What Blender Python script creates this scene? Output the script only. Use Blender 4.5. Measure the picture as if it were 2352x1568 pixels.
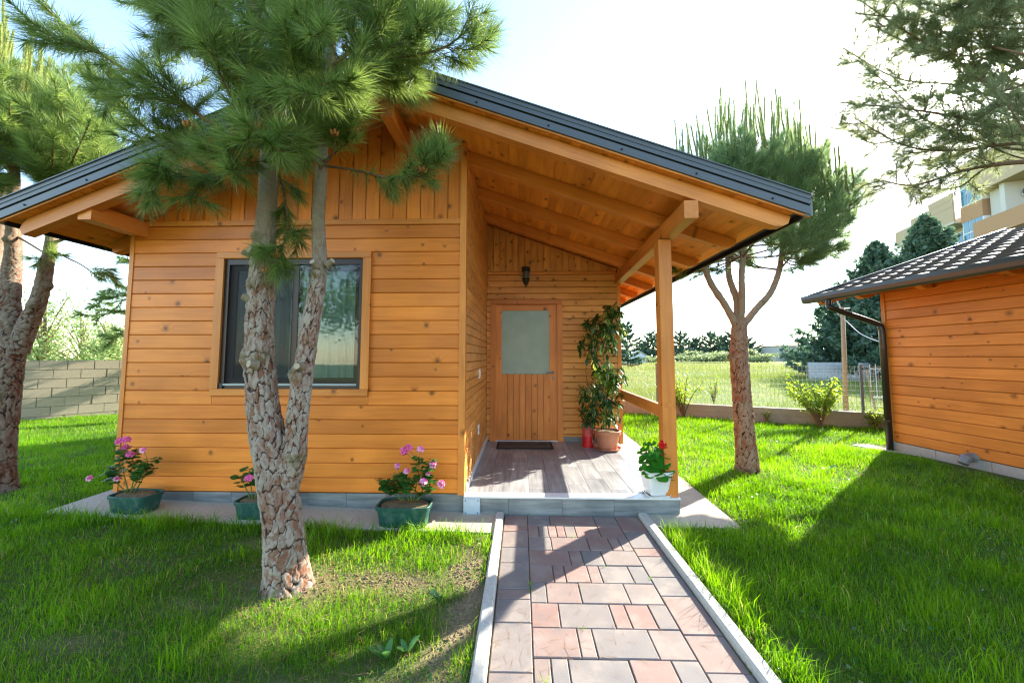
import bpy, math, random
import numpy as np
from mathutils import Vector, Matrix, noise as mnoise

for o in list(bpy.data.objects): bpy.data.objects.remove(o)
scene = bpy.context.scene
COL = scene.collection

# ------------------------------------------------------------------ camera
CAM_H = 1.47
FOC, PPX, PPY = 860.0, 1176.0, 758.6            # survey of the photograph, in a 2352 x 1568 frame
YAW, PITCH = math.atan(21/860), math.atan(59.4/860)
cam_d = bpy.data.cameras.new('camera')
cam = bpy.data.objects.new('camera', cam_d); COL.objects.link(cam)
cam_d.sensor_width = 36; cam_d.lens = FOC/2352*36
cam_d.shift_y = -(784-PPY)/2352
cam_d.clip_start = 0.05; cam_d.clip_end = 2000
cam.location = (0, 0, CAM_H)
cam.rotation_euler = (math.pi/2+PITCH, 0, YAW)
scene.camera = cam

# ------------------------------------------------------------------ light
SUN = Vector((1.198, 1.0, 0.774)).normalized()
SUN_EL = math.asin(SUN.z); SUN_AZ = math.atan2(SUN.x, SUN.y)
world = bpy.data.worlds.new('World'); scene.world = world; world.use_nodes = True
wt = world.node_tree
for n in list(wt.nodes): wt.nodes.remove(n)
def wn(t, **k):
    n = wt.nodes.new(t)
    for a, v in k.items(): setattr(n, a, v)
    return n
def wmath(op, a, b=None, clamp=False):
    n = wn('ShaderNodeMath', operation=op, use_clamp=clamp)
    for i, v in enumerate((a, b)):
        if v is None: continue
        if isinstance(v, (int, float)): n.inputs[i].default_value = v
        else: wt.links.new(v, n.inputs[i])
    return n.outputs[0]
sky = wn('ShaderNodeTexSky', sky_type='NISHITA', sun_disc=False)
sky.sun_elevation = SUN_EL; sky.sun_rotation = SUN_AZ
sky.air_density = 1.15; sky.dust_density = .15; sky.ozone_density = 2.0
tc = wn('ShaderNodeTexCoord')
dot = wn('ShaderNodeVectorMath', operation='DOT_PRODUCT')
nrm = wn('ShaderNodeVectorMath', operation='NORMALIZE')
wt.links.new(tc.outputs['Generated'], nrm.inputs[0])
wt.links.new(nrm.outputs[0], dot.inputs[0]); dot.inputs[1].default_value = SUN
dclamp = wmath('MAXIMUM', dot.outputs['Value'], 0.0)
# thin high cloud: patchy everywhere, thick towards the sun's side as in the photograph
mp = wn('ShaderNodeMapping'); mp.inputs['Scale'].default_value = (1.6, 1.6, 3.2); mp.inputs['Rotation'].default_value = (0, 0, .6)
wt.links.new(nrm.outputs[0], mp.inputs[0])
nz = wn('ShaderNodeTexNoise'); nz.inputs['Scale'].default_value = 1.7; nz.inputs['Detail'].default_value = 7; nz.inputs['Roughness'].default_value = .58
nz.inputs['Distortion'].default_value = .5
wt.links.new(mp.outputs[0], nz.inputs['Vector'])
cl = wmath('MULTIPLY', wmath('SUBTRACT', nz.outputs['Fac'], .50), 2.6)
veil = wmath('MULTIPLY', wmath('SUBTRACT', dclamp, .83), 6.5)
mask = wmath('ADD', cl, veil, True)
mask = wmath('MAXIMUM', mask, .05)
cloud = wn('ShaderNodeRGB'); cloud.outputs[0].default_value = (2.7, 2.78, 2.88, 1)
mix = wn('ShaderNodeMixRGB', blend_type='MIX')
wt.links.new(mask, mix.inputs[0]); wt.links.new(sky.outputs[0], mix.inputs[1]); wt.links.new(cloud.outputs[0], mix.inputs[2])
# aureole of the veiled sun
aur = wmath('ADD', wmath('MULTIPLY', wmath('POWER', dclamp, 900.0), 120.0), wmath('MULTIPLY', wmath('POWER', dclamp, 60.0), 8.0))
addc = wn('ShaderNodeMixRGB', blend_type='ADD'); addc.inputs[0].default_value = 1
comb = wn('ShaderNodeCombineXYZ')
for i in range(3): wt.links.new(aur, comb.inputs[i])
wt.links.new(mix.outputs[0], addc.inputs[1]); wt.links.new(comb.outputs[0], addc.inputs[2])
bg = wn('ShaderNodeBackground'); bg.inputs["Strength"].default_value = 0.15
wt.links.new(addc.outputs[0], bg.inputs['Color'])
wo = wn('ShaderNodeOutputWorld'); wt.links.new(bg.outputs[0], wo.inputs['Surface'])

sun_d = bpy.data.lights.new('sun', 'SUN'); sun_d.energy = 4.4; sun_d.angle = math.radians(.5); sun_d.color = (1, .93, .80)
sun = bpy.data.objects.new('sun', sun_d); COL.objects.link(sun)
sun.location = (12, 10, 14)
sun.rotation_euler = SUN.to_track_quat('Z', 'Y').to_euler()

vs = scene.view_settings
vs.view_transform = 'Standard'; vs.look = 'None'; vs.exposure = 2.2; vs.gamma = 1; vs.use_curve_mapping = False
scene.cycles.max_bounces = 8; scene.cycles.transparent_max_bounces = 12
scene.cycles.diffuse_bounces = 4; scene.cycles.caustics_reflective = False; scene.cycles.caustics_refractive = False
scene.cycles.sample_clamp_indirect = 4.0
scene.cycles.use_denoising = True; scene.cycles.filter_width = 1.25; scene.cycles.use_adaptive_sampling = False

# ------------------------------------------------------------------ survey helpers
_M = Matrix.Rotation(YAW, 3, 'Z') @ Matrix.Rotation(math.pi/2+PITCH, 3, 'X')
def ray(x, y): return _M @ Vector(((x-PPX)/FOC, -(y-PPY)/FOC, -1))
def P(x, y, Y):
    d = ray(x, y); d = d*(Y/d.y); return Vector((d.x, Y, d.z+CAM_H))
def G(x, y, z=0):
    d = ray(x, y); d = d*((z-CAM_H)/d.z); return Vector((d.x, d.y, z))
R = random.Random(11)
NR = np.random.default_rng(5)

# ------------------------------------------------------------------ object helpers
def tag(o, label=None, cat=None, group=None, kind=None):
    if label: o['label'] = label
    if cat: o['category'] = cat
    if group: o['group'] = group
    if kind: o['kind'] = kind
    return o
_world = {}
def link(o, parent=None, M=None):
    COL.objects.link(o)
    M = M if M is not None else Matrix.Identity(4)
    if parent is not None:
        o.parent = parent
        o.matrix_local = _world[parent.name].inverted() @ M
    else:
        o.matrix_local = M
    _world[o.name] = M.copy()
    return o
def thing(name, label, cat, loc=(0, 0, 0), rz=0, group=None, kind=None):
    o = bpy.data.objects.new(name, None); o.empty_display_size = .1
    link(o, None, Matrix.Translation(Vector(loc)) @ Matrix.Rotation(rz, 4, 'Z'))
    return tag(o, label, cat, group, kind)
def put(name, mesh, mat=None, parent=None, M=None, smooth=False):
    """link a mesh as one object"""
    if mat is not None and not mesh.materials: mesh.materials.append(mat)
    if smooth:
        mesh.polygons.foreach_set('use_smooth', [True]*len(mesh.polygons))
    return link(bpy.data.objects.new(name, mesh), parent, M)
class MB:
    def __init__(s): s.v = []; s.f = []
    def add(s, v, f, M=None):
        k = len(s.v)
        s.v += [tuple(M @ Vector(p)) for p in v] if M is not None else [tuple(p) for p in v]
        s.f += [tuple(i+k for i in q) for q in f]; return s
    def box(s, a, b, M=None):
        (x0, y0, z0), (x1, y1, z1) = a, b
        return s.add([(x0,y0,z0),(x1,y0,z0),(x1,y1,z0),(x0,y1,z0),(x0,y0,z1),(x1,y0,z1),(x1,y1,z1),(x0,y1,z1)],
            [(0,3,2,1),(4,5,6,7),(0,1,5,4),(1,2,6,5),(2,3,7,6),(3,0,4,7)], M)
    def tube(s, pts, rad, n=8, cap=True):
        v, f = tube_geo(pts, rad, n, cap); return s.add(v, f)
    def lathe(s, prof, n=20, M=None, squash=(1, 1)):
        v = []; f = []
        for r, z in prof:
            for k in range(n):
                a = 2*math.pi*k/n; v.append((r*math.cos(a)*squash[0], r*math.sin(a)*squash[1], z))
        for i in range(len(prof)-1):
            for k in range(n):
                f.append((i*n+k, i*n+(k+1)%n, (i+1)*n+(k+1)%n, (i+1)*n+k))
        f.append(tuple(range(n-1, -1, -1))); f.append(tuple((len(prof)-1)*n+k for k in range(n)))
        return s.add(v, f, M)
    def prism(s, poly, a, b, axis='Y', M=None):
        """poly: list of 2-D points; extruded from a to b along axis"""
        n = len(poly)
        def q(p, t): return {'Y': (p[0], t, p[1]), 'X': (t, p[0], p[1]), 'Z': (p[0], p[1], t)}[axis]
        v = [q(p, a) for p in poly]+[q(p, b) for p in poly]
        f = [tuple(range(n)), tuple(range(2*n-1, n-1, -1))]+[(i, i+n, (i+1) % n+n, (i+1) % n) for i in range(n)]
        return s.add(v, f, M)
    def mesh(s, name='m'):
        m = bpy.data.meshes.new(name); m.from_pydata(s.v, [], s.f); m.validate()
        return fixn(m)
def fixn(m):
    import bmesh
    b = bmesh.new(); b.from_mesh(m); bmesh.ops.recalc_face_normals(b, faces=b.faces); b.to_mesh(m); b.free(); return m
def frames(pts):
    pts = [Vector(p) for p in pts]; n = len(pts)
    T = [(pts[min(i+1, n-1)]-pts[max(i-1, 0)]).normalized() for i in range(n)]
    up = Vector((0, 0, 1)) if abs(T[0].z) < .9 else Vector((1, 0, 0))
    N = [(up-T[0]*up.dot(T[0])).normalized()]
    for i in range(1, n):
        q = N[-1]-T[i]*N[-1].dot(T[i]); N.append(q.normalized())
    return pts, T, N, [T[i].cross(N[i]) for i in range(n)]
def tube_geo(pts, rad, n=8, cap=True):
    pts, T, N, B = frames(pts)
    if isinstance(rad, (int, float)): rad = [rad]*len(pts)
    v = []; f = []
    for i, p in enumerate(pts):
        for k in range(n):
            a = 2*math.pi*k/n; v.append(p+(N[i]*math.cos(a)+B[i]*math.sin(a))*rad[i])
    for i in range(len(pts)-1):
        for k in range(n):
            f.append((i*n+k, i*n+(k+1) % n, (i+1)*n+(k+1) % n, (i+1)*n+k))
    if cap:
        f.append(tuple(range(n-1, -1, -1))); f.append(tuple((len(pts)-1)*n+k for k in range(n)))
    return v, f
def smooth_path(pts, n):
    """Catmull-Rom through pts, n samples evenly in parameter"""
    p = [Vector(q) for q in pts]
    if len(p) == 2: return [p[0].lerp(p[1], i/(n-1)) for i in range(n)]
    p = [p[0]*2-p[1]]+p+[p[-1]*2-p[-2]]; m = len(p)-3; out = []
    for i in range(n):
        u = i/(n-1)*m; k = min(int(u), m-1); t = u-k; a, b, c, d = p[k:k+4]
        out.append(.5*((2*b)+(c-a)*t+(2*a-5*b+4*c-d)*t*t+(3*b-a-3*c+d)*t**3))
    return out
def np_mesh(name, verts, tris, attrs=None, smooth=False):
    verts = np.asarray(verts, np.float32); tris = np.asarray(tris, np.int32)
    k = tris.shape[1]; m = bpy.data.meshes.new(name)
    m.vertices.add(len(verts)); m.vertices.foreach_set('co', verts.ravel())
    m.loops.add(tris.size); m.loops.foreach_set('vertex_index', tris.ravel())
    m.polygons.add(len(tris))
    m.polygons.foreach_set('loop_start', np.arange(0, tris.size, k, dtype=np.int32))
    m.polygons.foreach_set('loop_total', np.full(len(tris), k, np.int32))
    if smooth: m.polygons.foreach_set('use_smooth', np.ones(len(tris), bool))
    m.update(calc_edges=True)
    for a, d in (attrs or {}).items():
        at = m.attributes.new(a, 'FLOAT', 'POINT'); at.data.foreach_set('value', np.asarray(d, np.float32))
    return m
def plank_mesh(L, W, T, c=.005, s0=0, s1=0):
    """board lying along local X, width along Y, face towards +Z, long face edges chamfered; s0/s1 slant the ends"""
    sec = [(0, 0), (W, 0), (W, T-c), (W-c, T), (c, T), (0, T-c)]; n = 6
    v = [(s0*y, y, z) for y, z in sec]+[(L+s1*y, y, z) for y, z in sec]
    f = [tuple(range(n-1, -1, -1)), tuple(range(n, 2*n))]+[(i, (i+1) % n, (i+1) % n+n, i+n) for i in range(n)]
    m = bpy.data.meshes.new('plank'); m.from_pydata(v, [], f); return fixn(m)
def basis(o, x, y):
    x = Vector(x).normalized(); y = Vector(y).normalized(); z = x.cross(y)
    return Matrix(((x.x, y.x, z.x, o[0]), (x.y, y.y, z.y, o[1]), (x.z, y.z, z.z, o[2]), (0, 0, 0, 1)))
def plank(name, parent, mat, o, x, y, L, W, T, c=.005, s0=0, s1=0):
    return put(name, plank_mesh(L, W, T, c, s0, s1), mat, parent, basis(o, x, y))
def beam(name, parent, mat, o, x, y, L, W, T, c=.006):
    """bevelled timber: local X along length, centred on the axis start o"""
    b = [(-W/2+c, -T/2), (W/2-c, -T/2), (W/2, -T/2+c), (W/2, T/2-c), (W/2-c, T/2), (-W/2+c, T/2), (-W/2, T/2-c), (-W/2, -T/2+c)]
    m = MB().prism(b, 0, L, 'X').mesh('beam')
    return put(name, m, mat, parent, basis(o, x, y))

# ------------------------------------------------------------------ material helpers
class NT:
    def __init__(s, name):
        s.m = bpy.data.materials.new(name); s.m.use_nodes = True; s.t = s.m.node_tree
        s.b = s.t.nodes['Principled BSDF']; s.out = s.t.nodes['Material Output']
    def n(s, t, **k):
        q = s.t.nodes.new(t)
        for a, v in k.items(): setattr(q, a, v)
        return q
    def set(s, sock, v):
        if isinstance(v, bpy.types.NodeSocket): s.t.links.new(v, sock)
        elif isinstance(v, (tuple, list)) and len(v) == 3 and sock.type == 'RGBA': sock.default_value = (*v, 1)
        else: sock.default_value = v
    def math(s, op, a, b=0., clamp=False):
        q = s.n('ShaderNodeMath', operation=op, use_clamp=clamp); s.set(q.inputs[0], a); s.set(q.inputs[1], b); return q.outputs[0]
    def vec(s, op, a, b=(0, 0, 0)):
        q = s.n('ShaderNodeVectorMath', operation=op); s.set(q.inputs[0], a); s.set(q.inputs[1], b); return q.outputs[0]
    def obj(s): return s.n('ShaderNodeTexCoord').outputs['Object']
    def rnd(s): return s.n('ShaderNodeObjectInfo').outputs['Random']
    def attr(s, a): return s.n('ShaderNodeAttribute', attribute_name=a).outputs['Fac']
    def noise(s, v, scale, detail=3, rough=.5, dist=0.):
        q = s.n('ShaderNodeTexNoise'); s.set(q.inputs['Vector'], v)
        for a, x in (('Scale', scale), ('Detail', detail), ('Roughness', rough), ('Distortion', dist)): q.inputs[a].default_value = x
        return q.outputs['Fac']
    def voro(s, v, scale, feat='F1', dim='3D'):
        q = s.n('ShaderNodeTexVoronoi', feature=feat, voronoi_dimensions=dim); s.set(q.inputs['Vector'], v); q.inputs['Scale'].default_value = scale; return q
    def ramp(s, f, stops):
        q = s.n('ShaderNodeValToRGB'); s.set(q.inputs[0], f); e = q.color_ramp.elements
        while len(e) < len(stops): e.new(.5)
        for i, (p, c) in enumerate(stops): e[i].position = p; e[i].color = (*c, 1) if len(c) == 3 else c
        return q.outputs[0]
    def mix(s, f, a, b, mode='MIX'):
        q = s.n('ShaderNodeMixRGB', blend_type=mode); s.set(q.inputs[0], f); s.set(q.inputs[1], a); s.set(q.inputs[2], b); return q.outputs[0]
    def maprange(s, v, a, b, c=0., d=1.):
        q = s.n('ShaderNodeMapRange', interpolation_type='SMOOTHSTEP'); s.set(q.inputs[0], v)
        for i, x in enumerate((a, b, c, d)): q.inputs[i+1].default_value = x
        return q.outputs[0]
    def bump(s, h, strength=.3, dist=.01):
        q = s.n('ShaderNodeBump'); q.inputs['Strength'].default_value = strength; q.inputs['Distance'].default_value = dist
        s.set(q.inputs['Height'], h); s.t.links.new(q.outputs[0], s.b.inputs['Normal']); return q.outputs[0]
    def base(s, c, rough=.6, spec=None, metal=0.):
        s.set(s.b.inputs['Base Color'], c); s.set(s.b.inputs['Roughness'], rough); s.b.inputs['Metallic'].default_value = metal
        if spec is not None: s.b.inputs['Specular IOR Level'].default_value = spec
        return s.m
    def leafy(s, col, tcol, fac=.4, rough=.5, spec=.3):
        """opaque leaf plus light shining through it"""
        s.base(col, rough, spec); tr = s.n('ShaderNodeBsdfTranslucent'); s.set(tr.inputs[0], tcol)
        mx = s.n('ShaderNodeMixShader'); mx.inputs[0].default_value = fac
        s.t.links.new(s.b.outputs[0], mx.inputs[1]); s.t.links.new(tr.outputs[0], mx.inputs[2]); s.t.links.new(mx.outputs[0], s.out.inputs[0]); return s.m
def plain(name, c, rough=.6, spec=.5, metal=0., var=.12, scale=18., bump=0.):
    q = NT(name); v = q.obj(); nz = q.noise(v, scale, 4, .6)
    lo = tuple(x*(1-var) for x in c); hi = tuple(min(1, x*(1+var)) for x in c)
    q.base(q.mix(nz, lo, hi), rough, spec, metal)
    if bump: q.bump(q.noise(v, scale*6, 3, .6), bump, .004)
    return q.m
def wood(name, dark, light, knots=.3, kscale=5.5, var=.3, rough=.42, knotcol=(.10, .032, .008), gr=1.):
    q = NT(name); off = q.n('ShaderNodeCombineXYZ'); r = q.rnd()
    q.set(off.inputs[0], q.math('MULTIPLY', r, 91.7)); q.set(off.inputs[1], q.math('MULTIPLY', r, 37.3)); q.set(off.inputs[2], q.math('MULTIPLY', r, 13.9))
    v = q.vec('ADD', q.obj(), off.outputs[0])
    warp = q.noise(v, 1.3, 2); wv = q.n('ShaderNodeCombineXYZ'); q.set(wv.inputs[1], q.math('MULTIPLY', q.math('SUBTRACT', warp, .5), .08)); 
    # knots on the face
    vo = q.voro(v, kscale, dim='2D'); d = vo.outputs['Distance']
    sep = q.n('ShaderNodeSeparateColor'); q.set(sep.inputs[0], vo.outputs['Color'])
    has = q.math('LESS_THAN', sep.outputs[0], knots)
    size = q.math('ADD', .048*kscale/5.5, q.math('MULTIPLY', q.math('POWER', sep.outputs[1], 2.), .085*kscale/5.5))
    rel = q.math('DIVIDE', d, size)
    core = q.math('MULTIPLY', has, q.math('MULTIPLY', q.maprange(rel, .6, 1.15, 1, 0), q.math('ADD', .45, q.math('MULTIPLY', sep.outputs[2], .5))))
    ring = q.math('MULTIPLY', has, q.maprange(rel, 1., 2.6, .55, 0))
    halo = q.math('MULTIPLY', has, q.maprange(rel, .5, 5., .05, 0))
    hv = q.n('ShaderNodeCombineXYZ'); q.set(hv.inputs[1], halo)
    gv = q.vec('ADD', q.vec('ADD', v, wv.outputs[0]), hv.outputs[0])
    g1 = q.noise(q.vec('MULTIPLY', gv, (1.1*gr, 26*gr, 26*gr)), 1., 4, .6, .6)
    g2 = q.noise(q.vec('MULTIPLY', gv, (5*gr, 150*gr, 150*gr)), 1., 2, .6)
    f = q.math('ADD', q.math('MULTIPLY', g1, .75), q.math('MULTIPLY', g2, .25))
    c = q.ramp(f, [(.3, dark), (.52, tuple((a*1+b*2)/3 for a, b in zip(dark, light))), (.68, light)])
    big = q.maprange(q.noise(v, 1.6, 2), .3, .7, .86, 1.1)
    tone = q.math('MULTIPLY', big, q.math('ADD', 1-var/2, q.math('MULTIPLY', r, var)))
    tcb = q.n('ShaderNodeCombineXYZ')
    q.set(tcb.inputs[0], tone); q.set(tcb.inputs[1], q.math('POWER', tone, 1.18)); q.set(tcb.inputs[2], q.math('POWER', tone, 1.35))
    c = q.mix(1., c, tcb.outputs[0], 'MULTIPLY')
    c = q.mix(ring, c, tuple(x*.5 for x in dark)); c = q.mix(core, c, knotcol)
    q.base(c, rough, .35)
    q.bump(q.math('ADD', q.math('MULTIPLY', g2, .6), q.math('MULTIPLY', core, -.5)), .18, .002)
    return q.m
# ------------------------------------------------------------------ materials
W_FRONT = wood('stained_pine', (.60, .160, .018), (.78, .245, .034), .33, 4.4, .28, knotcol=(.13, .04, .01))
W_PORCH = wood('porch_pine', (.58, .215, .045), (.74, .325, .082), .5, 6.5, .2)
W_GABLE = wood('gable_pine', (.56, .15, .017), (.75, .232, .032), .35, 5., .22)
W_BEAM = wood('beam_pine', (.56, .17, .028), (.72, .265, .052), .3, 4., .12)
W_SOFF = wood('soffit_pine', (.66, .195, .016), (.84, .30, .036), .4, 5., .28)
W_DOOR = wood('door_pine', (.54, .155, .025), (.68, .23, .048), .25, 5.5, .12)
W_RIGHT = wood('annexe_pine', (.50, .155, .024), (.68, .24, .045), .35, 4.6, .16)
DARKGAP = plain('dark_joint', (.11, .04, .010), .9, .1)
METAL = plain('grey_roof_metal', (.075, .084, .095), .38, .5, .0, .1, 6)
METAL_D = plain('black_joint', (.006, .006, .007), .7, .2)
GUT = plain('gutter_metal', (.05, .055, .055), .35, .5, 0, .1, 5)
GUT_G = plain('gutter_green_grey', (.14, .16, .14), .45)
SCREW = plain('screw_steel', (.03, .03, .035), .35, .5, .6)
PVC = plain('brown_window_frame', (.042, .022, .018), .4, .4)
PVC_B = plain('black_plastic', (.008, .008, .009), .45)
ALU = plain('grey_aluminium', (.22, .27, .33), .35, .5, .5)
WHITEP = plain('white_plastic', (.75, .75, .73), .4)
MARBLE = plain('white_marble', (.72, .71, .69), .3, .5, 0, .06, 9)
BOXPL = plain('pale_blue_box', (.50, .58, .64), .5)
DARK = plain('dark_room', (.02, .018, .016), .9, .1)
def glass_mat(name, tint, refl, rough=.02):
    q = NT(name); q.t.nodes.remove(q.b)
    tr = q.n('ShaderNodeBsdfTransparent'); q.set(tr.inputs[0], tint); gl = q.n('ShaderNodeBsdfGlossy'); gl.inputs['Roughness'].default_value = rough
    fr = q.n('ShaderNodeFresnel'); fr.inputs[0].default_value = 1.5
    mx = q.n('ShaderNodeMixShader'); q.set(mx.inputs[0], q.math('ADD', q.math('MULTIPLY', fr.outputs[0], .6), refl, True))
    q.t.links.new(tr.outputs[0], mx.inputs[1]); q.t.links.new(gl.outputs[0], mx.inputs[2]); q.t.links.new(mx.outputs[0], q.out.inputs[0]); return q.m
GLASS = glass_mat('window_glass', (.84, .92, .90), .0)
def screen_mat():
    q = NT('insect_screen'); q.base((.035, .032, .034), .7, .2)
    tr = q.n('ShaderNodeBsdfTransparent'); mx = q.n('ShaderNodeMixShader'); mx.inputs[0].default_value = .42
    q.t.links.new(q.b.outputs[0], mx.inputs[2]); q.t.links.new(tr.outputs[0], mx.inputs[1]); q.t.links.new(mx.outputs[0], q.out.inputs[0]); return q.m
SCREEN = screen_mat()
def curtain_mat():
    q = NT('curtain_cloth'); v = q.obj(); c = q.mix(q.noise(q.vec('MULTIPLY', v, (60, 60, 1)), 1, 2), (.66, .71, .69), (.82, .85, .83))
    q.leafy(c, (.5, .55, .53), .2, .8, .1); return q.m
CURTAIN = curtain_mat()
def frosted():
    q = NT('frosted_glass'); v = q.obj(); nz = q.noise(v, 5, 3); c = q.mix(nz, (.17, .225, .20), (.26, .33, .30))
    q.base(c, .28, .6); q.bump(q.noise(v, 220, 2), .12, .002); return q.m
FROST = frosted()
def woodtile(name, a, b, c3):
    q = NT(name); r = q.rnd(); off = q.n('ShaderNodeCombineXYZ'); q.set(off.inputs[0], q.math('MULTIPLY', r, 53.)); q.set(off.inputs[1], q.math('MULTIPLY', r, 29.))
    v = q.vec('ADD', q.obj(), off.outputs[0])
    g = q.noise(q.vec('MULTIPLY', v, (1.8, 22, 8)), 1, 5, .62, .4); big = q.noise(v, 3.2, 3)
    c = q.ramp(q.math('ADD', q.math('MULTIPLY', g, .65), q.math('MULTIPLY', big, .35)), [(.32, a), (.5, b), (.68, c3)])
    c = q.mix(1., c, q.ramp(r, [(0, (.8, .8, .8)), (1, (1.15, 1.13, 1.1))]), 'MULTIPLY')
    q.base(c, .36, .5); q.bump(g, .06, .002); return q.m
T_FLOOR = woodtile('wood_look_floor_tile', (.165, .165, .168), (.285, .285, .29), (.44, .445, .45))
T_PLINTH = woodtile('wood_look_plinth_tile', (.10, .115, .12), (.20, .215, .215), (.34, .35, .34))
def concrete(name, a, b, stain=.25):
    q = NT(name); v = q.obj(); big = q.noise(v, 1.1, 5, .6); fine = q.noise(v, 45, 4, .7)
    c = q.mix(big, a, b); c = q.mix(q.maprange(q.noise(v, 3.3, 4, .65), .52, .72, 0, stain), c, tuple(x*.55 for x in a))
    c = q.mix(q.maprange(fine, .35, .7, 0, .3), c, tuple(x*.6 for x in a)); q.base(c, .85, .25); q.bump(fine, .35, .006); return q.m
CONC = concrete('pale_concrete', (.40, .345, .26), (.54, .475, .37))
CONC_G = concrete('grey_concrete', (.30, .29, .27), (.42, .40, .36))
KERB = concrete('kerb_concrete', (.42, .40, .35), (.58, .55, .48))
def paver_mat():
    q = NT('paver_concrete'); r = q.rnd(); off = q.n('ShaderNodeCombineXYZ'); q.set(off.inputs[0], q.math('MULTIPLY', r, 77.)); q.set(off.inputs[1], q.math('MULTIPLY', r, 31.))
    v = q.vec('ADD', q.obj(), off.outputs[0])
    tone = q.ramp(q.math('ADD', q.math('MULTIPLY', r, .8), q.math('MULTIPLY', q.noise(v, 2.6, 2), .3)), [(.08, (.215, .112, .09)), (.28, (.235, .14, .115)), (.5, (.22, .155, .132)), (.72, (.19, .16, .146)), (.95, (.16, .15, .147))])
    cloud = q.noise(v, 5.5, 4, .6); c = q.mix(q.maprange(cloud, .45, .68, 0, .7), tone, (.275, .23, .195)); c = q.mix(q.maprange(cloud, .26, .46, .6, 0), c, (.12, .115, .12))
    grain = q.noise(v, 260, 3, .7); c = q.mix(q.maprange(grain, .4, .75, 0, .4), c, (.42, .37, .33)); c = q.mix(q.maprange(grain, .25, .46, .5, 0), c, (.10, .085, .08))
    q.base(c, .8, .3); q.bump(grain, .35, .003); return q.m
PAVER = paver_mat()
def soil_mat():
    q = NT('soil'); v = q.obj(); a = q.noise(v, 2.2, 5, .65); f = q.noise(v, 60, 5, .75)
    c = q.ramp(a, [(.3, (.085, .06, .03)), (.5, (.17, .125, .065)), (.7, (.30, .23, .125))]); c = q.mix(q.maprange(f, .4, .7, 0, .5), c, (.36, .29, .18)); c = q.mix(q.maprange(f, .22, .45, .6, 0), c, (.04, .03, .018))
    q.base(c, .95, .1); q.bump(f, .8, .02); return q.m
SOIL = soil_mat()
def thatch_mat():
    q = NT('lawn_turf'); v = q.obj(); a = q.noise(v, 1.3, 5, .65); f = q.noise(v, 70, 5, .75)
    c = q.mix(q.maprange(a, .35, .65), (.045, .10, .014), (.085, .115, .028)); c = q.mix(q.maprange(f, .45, .7, 0, .45), c, (.15, .17, .05)); c = q.mix(q.maprange(f, .2, .45, .6, 0), c, (.02, .03, .01))
    bare = q.attr('bare'); c = q.mix(bare, c, q.mix(q.maprange(f, .3, .7), (.17, .125, .07), (.40, .32, .20)))
    q.base(c, .95, .1); q.bump(f, .8, .02); return q.m
TURF = thatch_mat()
def blade_mat(name, a, b, dry, trans=.5):
    q = NT(name); t = q.attr('tint'); big = q.noise(q.obj(), .9, 3)
    k = q.math('ADD', q.math('MULTIPLY', t, .7), q.math('MULTIPLY', q.maprange(big, .3, .7), .38))
    c = q.ramp(k, [(.15, a), (.75, b), (.92, b), (1., dry)])
    hs = q.n('ShaderNodeHueSaturation'); hs.inputs['Hue'].default_value = .49; hs.inputs['Value'].default_value = 1.6; hs.inputs['Saturation'].default_value = 1.1; q.set(hs.inputs['Color'], c)
    q.leafy(c, hs.outputs[0], trans, .45, .35); return q.m
GRASS = blade_mat('grass_blades', (.045, .145, .006), (.165, .35, .010), (.38, .34, .12), .55)
FIELDG = blade_mat('field_grass', (.085, .14, .025), (.18, .225, .05), (.33, .27, .10), .4)

# ================================================================== terrain
YF, YB = 3.60, 5.90                              # front wall and porch back wall
def sstep(a, b, x):
    t = np.clip((x-a)/(b-a), 0, 1); return t*t*(3-2*t)
def ground_z(x, y):
    x = np.asarray(x, float); y = np.asarray(y, float)
    return .10*sstep(-.4, -3.9, x)*1.0 + .02*np.sin(x*1.7+y*.9)*sstep(2.2, 4, np.abs(x-.45)) - .05*sstep(5, 12, np.abs(y))*0
FENCE_A, FENCE_B = Vector((3.82, 9.40, 0)), Vector((6.23, 8.35, 0))
FD = (FENCE_B-FENCE_A).normalized(); FN = Vector((FD.y*-1, FD.x, 0)); FN = FN if FN.y > 0 else -FN
WALL_A = Vector((-10.55, 7.73, 0)); WALL_B = Vector((-9.59, 8.83, 0)); WD = (WALL_B-WALL_A).normalized(); WN = Vector((-WD.y, WD.x, 0))
def in_plot(x, y):
    a = (x-FENCE_A.x)*FN.x+(y-FENCE_A.y)*FN.y < -.02
    b = (x-WALL_A.x)*WN.x+(y-WALL_A.y)*WN.y < -.02
    return a & b
def bare_amount(x, y):
    """bare, dry soil: along the kerb, round the pine, scattered spots"""
    x = np.asarray(x, float); y = np.asarray(y, float)
    wob = .05*np.sin(y*7.3)+.04*np.sin(y*17+1)
    b = np.exp(-((x+.34+wob)/.11)**2)*(y < 3.3)*(x < 0)*(.75+.35*np.sin(y*3.1+.6))
    b = np.maximum(b, .85*np.exp(-(((x+.88)/.36)**2+((y-2.52)/.13)**2)))
    b = np.maximum(b, .8*np.exp(-(((x+1.46)/.33)**2+((y-2.44)/.24)**2)))
    for px, py, sx, sy, a in ((-1.9, 2.2, .2, .08, .8), (-.5, 1.75, .22, .13, .9), (-1.05, 1.75, .28, .05, .6), (-2.3, 1.9, .25, .07, .6), (-2.0, 2.9, .2, .1, .6), (-2.75, 2.6, .2, .08, .5), (1.33, 1.9, .1, .4, .5), (1.3, 2.9, .08, .3, .4), (-1.3, 2.05, .2, .07, .6)):
        b = np.maximum(b, .62*a*np.exp(-(((x-px)/sx)**2+((y-py)/sy)**2)))
    return np.clip(b, 0, 1)
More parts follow.
